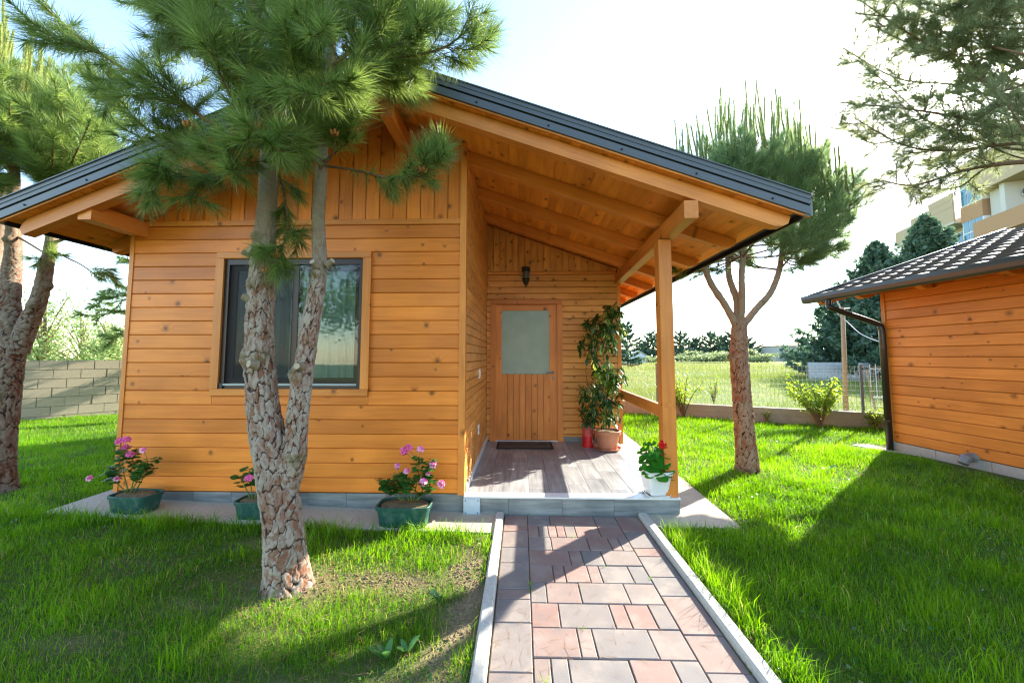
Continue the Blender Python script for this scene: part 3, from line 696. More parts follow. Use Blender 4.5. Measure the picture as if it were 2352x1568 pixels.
CANDLE = plain('spring_shoot', (.17, .18, .05), .8, .2, 0, .3, 40, .3)
BUD = plain('pine_bud', (.34, .13, .035), .7, .3, 0, .3, 60, .5)
CUTW = plain('cut_wood', (.40, .33, .24), .85, .2, 0, .25, 40, .3)
def needle_mat(name, a, b, tip, trans=.4):
    q = NT(name); t = q.attr('tint'); c = q.ramp(t, [(0., a), (.6, b), (1., tip)])
    hs = q.n('ShaderNodeHueSaturation'); hs.inputs['Value'].default_value = 1.7; hs.inputs['Hue'].default_value = .485; q.set(hs.inputs['Color'], c)
    q.leafy(c, hs.outputs[0], trans, .38, .5); return q.m
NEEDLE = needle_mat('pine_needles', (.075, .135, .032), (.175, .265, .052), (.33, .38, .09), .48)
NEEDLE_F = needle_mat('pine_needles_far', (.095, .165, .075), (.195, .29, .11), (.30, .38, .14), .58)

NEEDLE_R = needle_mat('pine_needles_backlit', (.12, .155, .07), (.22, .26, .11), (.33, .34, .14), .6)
def worley(u, s, ncol, ratio, seed):
    """u in columns (wraps at ncol), s in rows: F1, F2-F1 and the nearest cell's value"""
    iu = np.floor(u).astype(int); js = np.floor(s).astype(int); f1 = np.full(u.shape, 9.); f2 = np.full(u.shape, 9.); cid = np.zeros(u.shape)
    tab = np.random.default_rng(seed).random((3, 97, 211))
    for du in (-1, 0, 1):
        for ds in (-1, 0, 1):
            a = (iu+du) % ncol; b = (js+ds) % 211; a97 = a % 97
            px = iu+du+tab[0, a97, b]; py = js+ds+tab[1, a97, b]
            d = np.hypot(u-px, (s-py)*ratio); near = d < f1
            f2 = np.where(near, f1, np.minimum(f2, d)); cid = np.where(near, tab[2, a97, b], cid); f1 = np.where(near, d, f1)
    return f1, f2-f1, cid
def bark_stem(name, parent, mat, pts, rad, age, nu=60, ds=.008, pw=.044, ph=.14, depth=.0125, knots=(), seed=1, flare=0.):
    """trunk with plated bark as real relief. rad/age are given at the control points; knots: (fraction, angle, height, size)"""
    L = sum((Vector(pts[i+1])-Vector(pts[i])).length for i in range(len(pts)-1)); n = int(L/ds)
    C = smooth_path(pts, n); C, T, N, B = frames(C)
    c = np.array([tuple(p) for p in C]); N = np.array([tuple(p) for p in N]); B = np.array([tuple(p) for p in B])
    u = np.linspace(0, 1, n); kp = np.linspace(0, 1, len(pts)); r = np.interp(u, kp, rad); ag = np.interp(u, kp, age)
    r = r+flare*np.exp(-u*L/.10)
    th = np.linspace(0, 2*np.pi, nu, endpoint=False); TH, U = np.meshgrid(th, u); RR = r[:, None]+0*TH; S = U*L
    ncol = max(5, int(round(2*np.pi*np.mean(rad)/pw)))
    g = np.random.default_rng(seed); ph1, ph2, ph3 = g.random(3)*6
    wu = .16*np.sin(S*19+ph1+TH*2)+.10*np.sin(S*47+TH*3+ph2)+.05*np.sin(S*130+TH*9+ph3); wsy = .14*np.sin(TH*5+S*9+ph3)+.09*np.sin(TH*13+ph1+S*21)
    f1, e, cid = worley(TH/(2*np.pi)*ncol+wu, S/ph+wsy+7, ncol, 1.15, seed)
    f1b, e2, cid2 = worley(TH/(2*np.pi)*ncol*2+wu*2+.15*np.sin(S*90+TH*7), S/ph*2.6+wsy*2+3, ncol*2, 1., seed+5)
    f1c, e3, cid3 = worley(TH/(2*np.pi)*ncol*4+wu*3, S/ph*5.5+wsy*3+3, ncol*4, 1., seed+9)
    crack = np.clip((e-.02)/.20, 0, 1)*(.5+.5*np.clip(e2/.16, 0, 1))*(.8+.2*np.clip(e3/.2, 0, 1)); patch = .45*cid2+.30*cid3+.25*cid
    AG = ag[:, None]+0*TH
    lob = 1+.05*np.sin(TH*3+ph1+S*2)+.03*np.sin(TH*5+S*4+ph2)
    RR = RR*lob+AG*depth*((np.clip(e/.18, 0, 1)-.6)+.55*(cid-.5)+.30*(np.clip(e2/.16, 0, 1)-.5)+.5*(cid2-.5)+.3*(cid3-.5))+(1-AG)*.0015*np.sin(S*260+3*np.sin(TH*2))
    kn = np.zeros_like(RR)
    for kf, ka, kh, ks in knots:
        da = np.angle(np.exp(1j*(TH-ka)))*np.mean(rad); dd = (S-kf*L)
        w = np.exp(-((da/ks)**2+(dd/(ks*.8))**2)); RR = RR+kh*w*(1-.35*np.exp(-((da/(ks*.35))**2+(dd/(ks*.35))**2))); kn = np.maximum(kn, w)
    v = c[:, None, :]+(N[:, None, :]*np.cos(TH)[..., None]+B[:, None, :]*np.sin(TH)[..., None])*RR[..., None]
    i = np.arange(n*nu).reshape(n, nu); q = np.stack([i[:-1], np.roll(i, -1, 1)[:-1], np.roll(i, -1, 1)[1:], i[1:]], -1).reshape(-1, 4)
    m = np_mesh(name, v.reshape(-1, 3), q, {'crack': crack.ravel(), 'cell': patch.ravel(), 'age': AG.ravel(), 'knot': kn.ravel()}, True)
    return put(name, m, mat, parent)
class Needles:
    def __init__(s): s.b = []; s.t = []; s.w = []; s.c = []
    def along(s, pts, t0, t1, n, ln, ang=50, w=.003, droop=.10, tint=(.1, .6), fwd_end=True, seed=None):
        """n needles along the polyline between the fractions t0..t1"""
        p = np.array([tuple(q) for q in pts]); k = len(p)-1
        f = NR.uniform(t0, t1, n)*k; i = np.minimum(f.astype(int), k-1); a = (f-i)[:, None]
        base = p[i]*(1-a)+p[i+1]*a; tg = p[i+1]-p[i]; tg /= np.linalg.norm(tg, axis=1)[:, None]+1e-9
        rv = NR.normal(size=(n, 3)); rv -= tg*(rv*tg).sum(1)[:, None]; rv /= np.linalg.norm(rv, axis=1)[:, None]+1e-9
        an = np.radians(ang+NR.normal(0, 9, n))
        if fwd_end: an *= 1-.45*np.clip((f/k-.75)/.25, 0, 1)
        d = tg*np.cos(an)[:, None]+rv*np.sin(an)[:, None]; d[:, 2] -= droop*NR.uniform(.3, 1.4, n); d /= np.linalg.norm(d, axis=1)[:, None]
        L = ln*NR.uniform(.7, 1.12, n)
        s.b.append(base); s.t.append(base+d*L[:, None]); s.w.append(np.full(n, w)); s.c.append(np.clip(NR.normal((tint[0]+tint[1])/2, (tint[1]-tint[0])/2.6, n), 0, 1))
    def mesh(s, name):
        b = np.concatenate(s.b); t = np.concatenate(s.t); w = np.concatenate(s.w); c = np.concatenate(s.c); n = len(b)
        d = t-b; r = np.cross(d, NR.normal(size=(n, 3))); r /= np.linalg.norm(r, axis=1)[:, None]+1e-9; r *= w[:, None]/2
        v = np.stack([b-r, b+r, t], 1).reshape(-1, 3); return np_mesh(name, v, np.arange(3*n).reshape(-1, 3), {'tint': np.repeat(c, 3)})
class Pine:
    def __init__(s, root, ln, w, dens, mat, twig=TWIG):
        s.root = root; s.nd = Needles(); s.ln = ln; s.w = w; s.dens = dens; s.mat = mat; s.twig = twig; s.nsh = 0
    def shoot(s, m, pts, r0, r1, start=.12, tint=(.1, .6), ang=48, ln=None, dens=1., droop=.08):
        m.tube(pts, [r0+(r1-r0)*i/(len(pts)-1) for i in range(len(pts))], 5, False)
        L = sum((pts[i+1]-pts[i]).length for i in range(len(pts)-1)); n = max(12, int(L*s.dens*dens))
        s.nd.along(pts, start, 1., n, ln or s.ln, ang, s.w, droop, tint); s.nsh += 1
        s.nd.along(pts[-2:], .6, 1., int(s.dens*.06*dens), (ln or s.ln)*.95, 26, s.w, droop*.6, tint)
    def limb(s, ctrl, r0, r1=.005, nside=10, side=(.28, .5), start=.3, up=.25, sub=2, tint=(.1, .6), flat=.5, bare=.35, droop=.08, name='branch', dens=1.):
        """a main branch with side shoots; its wood is one part"""
        pts = smooth_path(ctrl, 22); m = MB(); rr = [r0+(r1-r0)*(i/21)**.8 for i in range(22)]
        m.tube(pts, rr, 7, True); s.nd.along(pts, bare, 1, int(sum((pts[i+1]-pts[i]).length for i in range(21))*(1-bare)*s.dens*dens), s.ln, 50, s.w, droop, tint)
        s.nd.along(pts[-3:], .3, 1, int(s.dens*.1), s.ln, 28, s.w, droop*.5, tint)
        for k in range(nside):
            f = start+(1-start)*(k+R.random())/nside; i = min(int(f*21), 20); p = pts[i]; t = (pts[i+1]-pts[i]).normalized()
            rv = Vector((R.gauss(0, 1), R.gauss(0, 1), R.gauss(0, 1)*flat)); sd = (rv-t*rv.dot(t)).normalized()
            L = R.uniform(*side)*(1-.35*f); d = (t*R.uniform(.55, .95)+sd*R.uniform(.6, 1.)).normalized()
            sh = [p+d*L*x+Vector((0, 0, up*L*x*x)) for x in (0, .3, .62, 1)]; r = max(rr[i]*.45, .0035)
            s.shoot(m, sh, r, .002, .15, tint, droop=droop, dens=dens)
            for q in range(sub):
                x = R.uniform(.3, .85); p2 = sh[0].lerp(sh[-1], x)+Vector((0, 0, -up*L*(x-x*x))); t2 = (sh[-1]-sh[0]).normalized()
                rv = Vector((R.gauss(0, 1), R.gauss(0, 1), R.gauss(0, 1)*flat)); sd = (rv-t2*rv.dot(t2)).normalized(); L2 = L*R.uniform(.35, .6)
                d2 = (t2*.7+sd*.75).normalized(); s.shoot(m, [p2+d2*L2*y+Vector((0, 0, up*L2*y*y)) for y in (0, .5, 1)], .0028, .0018, .12, tint, droop=droop, dens=dens)
        return put(name, m.mesh(name), s.twig, s.root, smooth=True)
    def candles(s, pos, n, hgt, spread, r=.004, tint=(.55, 1.), ln=.035, dens=None):
        """upright spring shoots with short needles pressed to the stem"""
        m = MB()
        for k in range(n):
            p = Vector(pos)+Vector((R.uniform(-spread, spread), R.uniform(-spread, spread), R.uniform(-.05, .05))); h = hgt*R.uniform(.45, 1.15)
            lean = Vector((R.uniform(-.16, .16), R.uniform(-.16, .16), 1)); pts = [p, p+lean*h*.5+Vector((R.uniform(-.02, .02), 0, 0)), p+Vector((lean.x*h*.8, lean.y*h*.8, h))]
            m.tube(pts, [r*1.3, r, r*.8], 5, True); s.nd.along(pts, .0, 1, int(h*(dens or s.dens*1.1)), ln, 24, s.w*.9, 0, tint)
            s.nd.along(pts[-2:], .9, 1, 10, ln*.8, 30, s.w, 0, tint)
        return put('candle', m.mesh('candle'), CANDLE, s.root, smooth=True)
    def bud(s, p, sc=1.):
        m = MB()
        for k in range(6):
            a = k*1.05; m.lathe([(.002, 0), (.008*sc, .008*sc), (.009*sc, .02*sc), (.003, .034*sc)], 7, Matrix.Translation(Vector(p)+Vector((.010*sc*math.cos(a), .010*sc*math.sin(a), .004*(k % 2)))) @ Matrix.Rotation(.5, 4, (-math.sin(a), math.cos(a), 0)))
        put('pollen_cone', m.mesh('pollen_cone'), BUD, s.root, smooth=True)
    def finish(s):
        o = put('needles', s.nd.mesh('needles'), s.mat, s.root); o['kind'] = 'stuff'; return o
def stub(root, p, d, r, L, mat):
    """sawn-off branch stub with a pale cut face"""
    d = Vector(d).normalized(); a = Vector(p); o = put('branch_stub', MB().tube([a, a+d*L*.5, a+d*L], [r*1.5, r*1.1, r], 12, False).mesh(), mat, root, smooth=True)
    put('cut_face', MB().lathe([(r*.98, -.003), (r*.96, .001), (r*.5, .003)], 12).mesh(), CUTW, o, Matrix.Translation(a+d*L) @ d.to_track_quat('Z', 'Y').to_matrix().to_4x4())

# ---- the big pine in front of the window
DP = 2.44
def Q(x, y, Y=DP): return P(x, y, Y)
g0 = G(668, 1338, float(ground_z(-1.45, 2.4))); big = thing('pine_tree', 'big forked pine with plated bark standing before the cabin window', 'tree', g0)
b0 = Vector((g0.x, DP, g0.z-.05))
bark_stem('trunk', big, BARK, [b0, Q(652, 1220), Q(632, 1080), Q(608, 950), Q(598, 820), Q(600, 690), Q(605, 580), Q(612, 480), Q(617, 370)], [.122, .110, .106, .090, .079, .074, .068, .057, .054], [1, 1, 1, 1, 1, .95, .45, .0, 0]  , 120, .0048, pw=.034, ph=.105, depth=.010, knots=[(.79, 2.6, .035, .05), (.79, 4.5, .03, .05), (.665, 2.4, .03, .05), (.665, 4.3, .028, .045), (.50, 3.9, .032, .055), (.50, 5.4, .02, .05)], seed=3, flare=.035)
bark_stem('trunk', big, BARK, [Q(650, 1160, DP+.01), Q(672, 1070), Q(684, 970), Q(694, 880), Q(708, 780), Q(724, 680), Q(733, 610), Q(731, 500), Q(738, 395)], [.06, .068, .062, .058, .053, .048, .046, .040, .036], [1, 1, 1, 1, 1, 1, .5, 0, 0], 96, .0048, pw=.030, ph=.09, depth=.008, knots=[(.40, 4.2, .03, .045), (.40, 2.7, .025, .04), (.72, 2.8, .024, .04), (.72, 5.0, .024, .04), (.16, 5.5, .025, .05)], seed=8)
bark_stem('trunk', big, BARK, [Q(617, 372), Q(604, 200), Q(585, 60), Q(570, -150), Q(560, -420)], [.054, .046, .038, .028, .014], [0, 0, 0, 0, 0], 24, .02, seed=9)
bark_stem('trunk', big, BARK, [Q(738, 396), Q(746, 260), Q(762, 100), Q(775, -100), Q(780, -320)], [.036, .031, .026, .02, .01], [0, 0, 0, 0, 0], 20, .02, seed=10)
for (x, y, Y, d, r) in ((590, 582, 2.37, (-.5, -1, .35), .026), (577, 585, 2.41, (-1, -.3, .3), .018), (576, 688, 2.40, (-1, -.5, .5), .022), (752, 608, 2.42, (1, -.3, .6), .018), (728, 612, 2.385, (-.2, -1, .5), .018), (590, 838, 2.36, (-.5, -1, .2), .024), (692, 842, 2.385, (0, -1, .1), .02)):
    stub(big, Q(x, y, Y), d, r, .05, BARK)
pn = Pine(big, .155, .0042, 480, NEEDLE)
LB = [  # the main branches, read off the photograph: (points, base radius, tint)
    ([(614, 395, 2.44), (520, 398, 2.36), (430, 405, 2.22), (345, 412, 2.12)], .016, (.0, .45), dict(nside=9, side=(.2, .34), up=.1, droop=.3)),
    ([(612, 380, 2.44), (560, 390, 2.2), (520, 380, 2.0)], .012, (.1, .5), dict(nside=6, side=(.15, .28), up=.15, droop=.3)),
    ([(612, 345, 2.46), (500, 290, 2.45), (380, 215, 2.42), (240, 130, 2.38), (110, 25, 2.35)], .022, (.05, .5), dict(nside=18, side=(.3, .55), up=.2)),
    ([(610, 330, 2.5), (470, 345, 2.62), (360, 310, 2.66), (265, 240, 2.68)], .016, (.05, .5), dict(nside=12, side=(.25, .42), up=.2)),
    ([(603, 250, 2.44), (480, 130, 2.35), (360, 20, 2.3), (240, -110, 2.25)], .02, (.0, .45), dict(nside=16, side=(.3, .55), up=.2)),
    ([(596, 150, 2.44), (500, 10, 2.3), (430, -120, 2.2)], .018, (.0, .4), dict(nside=14, side=(.3, .55), up=.2)),
    ([(600, 220, 2.5), (470, 80, 2.85), (330, -40, 3.0), (200, -160, 3.1)], .02, (.0, .4), dict(nside=15, side=(.35, .6), up=.2)),
    ([(606, 290, 2.42), (545, 240, 2.2), (500, 160, 2.05), (470, 60, 1.95)], .013, (.1, .6), dict(nside=10, side=(.2, .4), up=.25)),
    ([(612, 350, 2.42), (565, 312, 2.27), (541, 300, 2.2), (541, 235, 2.18), (546, 180, 2.17)], .009, (.25, .75), dict(nside=7, side=(.16, .26), up=.3, start=.5, sub=1, bare=.5)),
    ([(614, 372, 2.44), (640, 400, 2.5), (655, 460, 2.5), (660, 520, 2.46), (648, 570, 2.40), (632, 615, 2.36)], .010, (.0, .5), dict(nside=10, side=(.10, .19), up=-.05, start=.25, droop=.28, bare=.2)),
    ([(602, 230, 2.46), (660, 140, 2.6), (710, 40, 2.7), (740, -80, 2.75)], .018, (.0, .4), dict(nside=14, side=(.25, .5), up=.2)),
    ([(742, 380, 2.44), (820, 392, 2.38), (900, 410, 2.30), (970, 402, 2.26), (1005, 372, 2.25), (1018, 340, 2.25)], .010, (.0, .5), dict(nside=14, side=(.08, .2), up=-.05, start=.3, sub=1, droop=.3, bare=.15)),
    ([(745, 330, 2.42), (790, 230, 2.3), (845, 145, 2.2), (930, 132, 2.18), (1020, 110, 2.18), (1085, 60, 2.2)], .017, (.0, .45), dict(nside=16, side=(.22, .4), up=.15)),
    ([(820, 180, 2.25), (850, 90, 2.15), (870, -10, 2.1)], .012, (.0, .45), dict(nside=12, side=(.25, .45), up=.2)),
    ([(846, 145, 2.2), (905, 70, 2.2), (960, -10, 2.2)], .011, (.0, .45), dict(nside=12, side=(.25, .42), up=.2)),
    ([(790, 240, 2.32), (850, 215, 2.34), (900, 190, 2.36), (945, 150, 2.38)], .010, (.1, .6), dict(nside=10, side=(.2, .33), up=-.1, droop=.3)),
    ([(745, 310, 2.46), (830, 190, 2.66), (930, 90, 2.75), (1010, 10, 2.8)], .015, (.0, .4), dict(nside=12, side=(.25, .45), up=.2)),
    ([(740, 372, 2.42), (785, 340, 2.32), (812, 315, 2.24)], .008, (.25, .7), dict(nside=7, side=(.12, .24), up=.1, sub=1, droop=.2)),
    ([(738, 385, 2.42), (765, 350, 2.26), (768, 280, 2.15), (774, 205, 2.1)], .010, (.25, .75), dict(nside=9, side=(.16, .28), up=.3, start=.35, sub=1)),
    ([(738, 390, 2.42), (720, 360, 2.25), (690, 335, 2.12)], .008, (.2, .65), dict(nside=7, side=(.13, .25), up=.1, sub=1, droop=.25)),
    ([(755, 180, 2.46), (720, 60, 2.6), (690, -60, 2.7)], .015, (.0, .4), dict(nside=12, side=(.28, .5), up=.2)),
    ([(762, 90, 2.44), (830, -30, 2.3), (890, -150, 2.2)], .015, (.0, .4), dict(nside=12, side=(.3, .55), up=.2)),
    ([(615, 360, 2.44), (680, 380, 2.62), (720, 330, 2.7), (760, 300, 2.7)], .01, (.0, .4), dict(nside=9, side=(.16, .3), up=.1, droop=.2)),
    ([(610, 320, 2.44), (590, 300, 2.2), (600, 330, 2.0), (612, 320, 1.9)], .010, (.15, .6), dict(nside=9, side=(.14, .3), up=.1, droop=.2)),
    ([(590, 60, 2.44), (620, -60, 2.2), (640, -160, 2.0)], .014, (.0, .4), dict(nside=12, side=(.3, .5), up=.2)),
    ([(588, 80, 2.44), (540, -40, 2.7), (480, -150, 2.9)], .014, (.0, .4), dict(nside=12, side=(.3, .5), up=.2)),
]
for k in range(9):
    xs_, l_ = (R.choice((1, 0)), None); x0, y0 = ((597, 170), (752, 160), (588, 70), (768, 40))[k % 4]
    a = R.uniform(-1, 1); tx, ty, tY = x0+(a*330 if k % 4 in (0, 2) else a*260+40), R.uniform(-130, 190), R.uniform(1.85, 2.95)
    LB.append(([(x0, y0, 2.44), ((x0+tx)/2, (y0+ty)/2+35, (2.44+tY)/2), (tx, ty, tY)], .014, (.05, .6), dict(nside=12, side=(.22, .45), up=.22)))
for pts, r0, tint, kw in LB: pn.limb([Q(*p) for p in pts], r0, .004, tint=tint, **kw)
for x, y, Y, sc in ((434, 295, 2.2, 1.3), (598, 300, 2.05, 1.2), (570, 330, 2.1, 1.), (657, 330, 2.1, 1.), (812, 306, 2.2, 1.3), (768, 312, 2.12, 1.), (634, 592, 2.33, 1.1), (612, 626, 2.33, .9), (795, 118, 2.15, 1.1), (970, 398, 2.22, 1.1), (540, 185, 2.14, 1.2)):
    pn.bud(Q(x, y, Y), sc)
for x, y, Y in ((1005, 330, 2.25), (1020, 322, 2.25), (434, 285, 2.2), (470, 130, 2.05), (770, 190, 2.1), (385, 20, 2.3), (812, 300, 2.22)):
    pn.candles(Q(x, y+18, Y), 3, .10, .015, .0022, (.6, 1), .03, 500)
pn.finish()

# ---- pine beside the porch, behind, with upright spring shoots
DM = 5.02
mid = thing('pine_tree', 'slender pine with four bare limbs and upright spring shoots behind the porch', 'tree', G(1715, 1080))
def Qm(x, y, Y=DM): return P(x, y, Y)
bark_stem('trunk', mid, BARK2, [Qm(1717, 1092), Qm(1712, 1000), Qm(1704, 900), Qm(1697, 810), Qm(1697, 740)], [.128, .112, .104, .098, .085], [1, 1, 1, .95, .6], 72, .009, .045, .13, .012, knots=[(.72, 3.0, .05, .06), (.5, .5, .03, .05)], seed=21, flare=.03)
ends = [((1690, 745), (1665, 700), (1632, 650), (1618, 608), (1610, 560)), ((1694, 745), (1692, 690), (1676, 640), (1672, 590), (1668, 500)), ((1700, 745), (1704, 690), (1703, 640), (1706, 590), (1712, 480)), ((1704, 750), (1735, 712), (1770, 672), (1790, 620), (1798, 560))]
for k, e in enumerate(ends):
    bark_stem('limb', mid, BARK2, [Qm(x, y, DM+(-.05, .06, -.02, .05)[k]*(i)) for i, (x, y) in enumerate(e)], [.046, .041, .037, .034, .026], [.35, .15, .1, 0, 0], 24, .02, seed=22+k, knots=[(.35, 1., .02, .04)])
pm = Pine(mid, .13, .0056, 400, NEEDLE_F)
tips = []
for k in range(42):
    e = ends[k % 4][-1 if k % 3 else 3]; Yk = DM+(-.05, .06, -.02, .05)[k % 4]*4; a = R.uniform(-1, 1); bq = R.uniform(-1, 1)
    # crown outline in this tree's own plane: broad dome, lower and wider on the right
    tx = 1755+a*215+R.uniform(-15, 15); hi = 315+170*abs(a)**2.2+(25 if a < 0 else -10); lo = 590+(-60*abs(a) if a < 0 else -60*abs(a)); ty = R.uniform(hi, lo) if k % 2 else R.uniform(hi, hi+70)
    p0 = Qm(*e, Yk); p2 = Qm(tx, ty, DM+bq*.95*math.sqrt(max(.05, 1-a*a*.7))); p1 = p0.lerp(p2, .5)+Vector((0, 0, -.12 if ty > 420 else .02))
    pm.limb([p0, p1, p2], .016, .004, nside=9, side=(.22, .42), start=.35, up=.95, sub=1, tint=(.15, .8), bare=.45)
    if ty < hi+95: tips.append(p2)
for p in ((1540, 625), (1600, 618), (1880, 590), (1925, 560), (1958, 470), (1985, 425), (1995, 445), (1940, 520), (1905, 575), (1850, 600), (1975, 400), (1960, 500), (1575, 560), (1560, 500)):
    q0 = Qm(1700 if p[0] < 1700 else 1790, 590); q2 = Qm(*p, DM+R.uniform(-.3, .3)); pm.limb([q0, q0.lerp(q2, .5)-Vector((0, 0, .08)), q2], .012, .004, nside=8, side=(.16, .32), start=.4, up=.25, sub=1, tint=(.05, .6), bare=.5)
for p in tips: pm.candles(p+Vector((0, 0, -.04)), 2, .50, .10, .0095, (.35, .85), .055, 800)
for x, y in ((1665, 240), (1682, 262), (1712, 235), (1736, 250), (1760, 262), (1808, 262), (1830, 270), (1618, 300), (1860, 315), (1895, 350), (1596, 320), (1572, 350), (1555, 372), (1780, 250), (1660, 280), (1918, 395), (1945, 420)):
    pm.candles(Qm(x, y+78, DM+R.uniform(-.6, .6)), 3, .66, .10, .0085, (.35, .85), .06, 700)
for x, y in ((1560, 330), (1580, 345), (1650, 290), (1672, 250), (1700, 262), (1725, 270), (1748, 280), (1790, 275), (1825, 290), (1845, 335), (1540, 365), (1610, 330), (1880, 350), (1905, 380), (1930, 410), (1690, 300), (1635, 330), (1770, 310)):
    pm.candles(Qm(x+R.uniform(-6, 6), y+62, DM+R.uniform(-.5, .5)), 3, .62, .09, .0095, (.35, .85), .06, 800)
pm.finish()

# ---- pine at the left edge
DL = 3.75
lf = thing('pine_tree', 'several stemmed pine with flaking dark bark at the left lawn edge', 'tree', G(12, 1138, .1))
def Ql(x, y, Y=DL): return P(x, y, Y)
bark_stem('trunk', lf, BARKD, [Ql(-6, 1150), Ql(-4, 1040), Ql(10, 920), Ql(24, 830), Ql(32, 770)], [.120, .108, .102, .098, .085], [1, 1, 1, 1, 1], 90, .007, .042, .12, .012, knots=[(.55, 5., .03, .05)], seed=31, flare=.04)
bark_stem('trunk', lf, BARKD, [Ql(24, 800), Ql(22, 720), Ql(26, 640), Ql(30, 580), Ql(30, 480), Ql(32, 380), Ql(28, 200)], [.085, .078, .068, .060, .050, .042, .02], [1, 1, .9, .5, .1, 0, 0], 64, .008, .038, .10, .011, knots=[(.33, 2.5, .03, .05), (.55, 4.8, .03, .04)], seed=32)
bark_stem('trunk', lf, BARKD, [Ql(40, 810), Ql(62, 750), Ql(88, 690), Ql(104, 620), Ql(118, 545), Ql(122, 460), Ql(120, 330)], [.075, .070, .060, .052, .044, .036, .02], [1, 1, .9, .5, .1, 0, 0], 64, .008, .038, .10, .011, knots=[(.42, .5, .03, .05), (.52, 3.6, .025, .04), (.3, 5., .02, .04)], seed=33)
bark_stem('trunk', lf, BARKD, [Ql(10, 800, 3.85), Ql(-14, 700, 3.9), Ql(-20, 600, 3.95), Ql(4, 520, 4.), Ql(12, 400, 4.)], [.09, .08, .07, .055, .03], [1, 1, .6, .2, 0], 36, .014, .04, .09, .016, seed=34)
pl_ = Pine(lf, .14, .0042, 600, NEEDLE)
for e in (([(118, 560), (160, 545), (210, 535)], .02), ([(32, 540), (60, 555), (100, 580), (112, 590)], .014), ([(118, 570), (150, 590), (190, 610), (230, 640)], .008)):
    pl_.limb([Ql(x, y) for x, y in e[0]], e[1], .006, nside=3, side=(.2, .3), start=.7, up=-.1, sub=1, bare=.8, droop=.2, tint=(.3, .8))
for k in range(44):
    tx = R.uniform(-130, 265); hi = 200+.25*abs(tx-60); ty = R.uniform(hi-20, 440) if k % 2 else R.uniform(hi-60, hi+80); e = (30, 400) if tx < 70 else (121, 440)
    p0 = Ql(*e); p2 = Ql(tx, ty, DL+R.uniform(-.75, .8)); pl_.limb([p0, p0.lerp(p2, .5)-Vector((0, 0, .08)), p2], .016, .004, nside=9, side=(.2, .42), start=.35, up=.35, sub=1, tint=(.1, .7), bare=.45)
for x, y, h in ((5, 240, .8), (28, 232, .75), (48, 240, .7), (66, 255, .6), (84, 262, .55), (-8, 230, .8), (104, 285, .5), (122, 300, .45), (10, 200, .5), (35, 190, .42), (60, 190, .45), (0, 150, .5), (75, 220, .4), (100, 230, .45), (110, 250, .4), (130, 260, .35), (160, 270, .3), (185, 290, .3), (200, 300, .3), (230, 320, .25), (255, 330, .25), (20, 250, .4), (85, 270, .35), (140, 300, .3)):
    pl_.candles(Ql(x, y, DL+R.uniform(-.4, .4)), 4, h*1.1, .07, .010, (.6, 1.), .055, 900)
pl_.finish()

# ---- pine farther back on the left, mostly behind the cabin
bk = thing('pine_tree', 'low boughed dark pine behind the left corner of the cabin', 'tree', (-7.6, 8.4, .1)); DBk = 8.4
bark_stem('trunk', bk, BARK, [(-7.6, DBk, 0), (-7.55, DBk, 1.2), (-7.6, DBk, 2.6), (-7.6, DBk, 4.6)], [.15, .12, .09, .03], [1, 1, .6, 0], 30, .03, .06, .14, .02, seed=41)
pb = Pine(bk, .15, .010, 330, NEEDLE)
for k in range(60):
    z = R.uniform(1.9, 4.9); a = R.uniform(0, 6.28); L = (1.9 if z < 3.6 else 1.5)*R.uniform(.6, 1.05); p0 = Vector((-7.6, DBk, z)); d = Vector((math.cos(a), math.sin(a), 0)); p2 = p0+d*L+Vector((0, 0, -.15 if z < 3 else .35))
    pb.limb([p0, p0.lerp(p2, .5)+Vector((0, 0, .12)), p2], .022, .005, nside=9, side=(.3, .6), start=.3, up=.0, sub=1, tint=(.05, .6), bare=.35, droop=.2)
pb.finish()

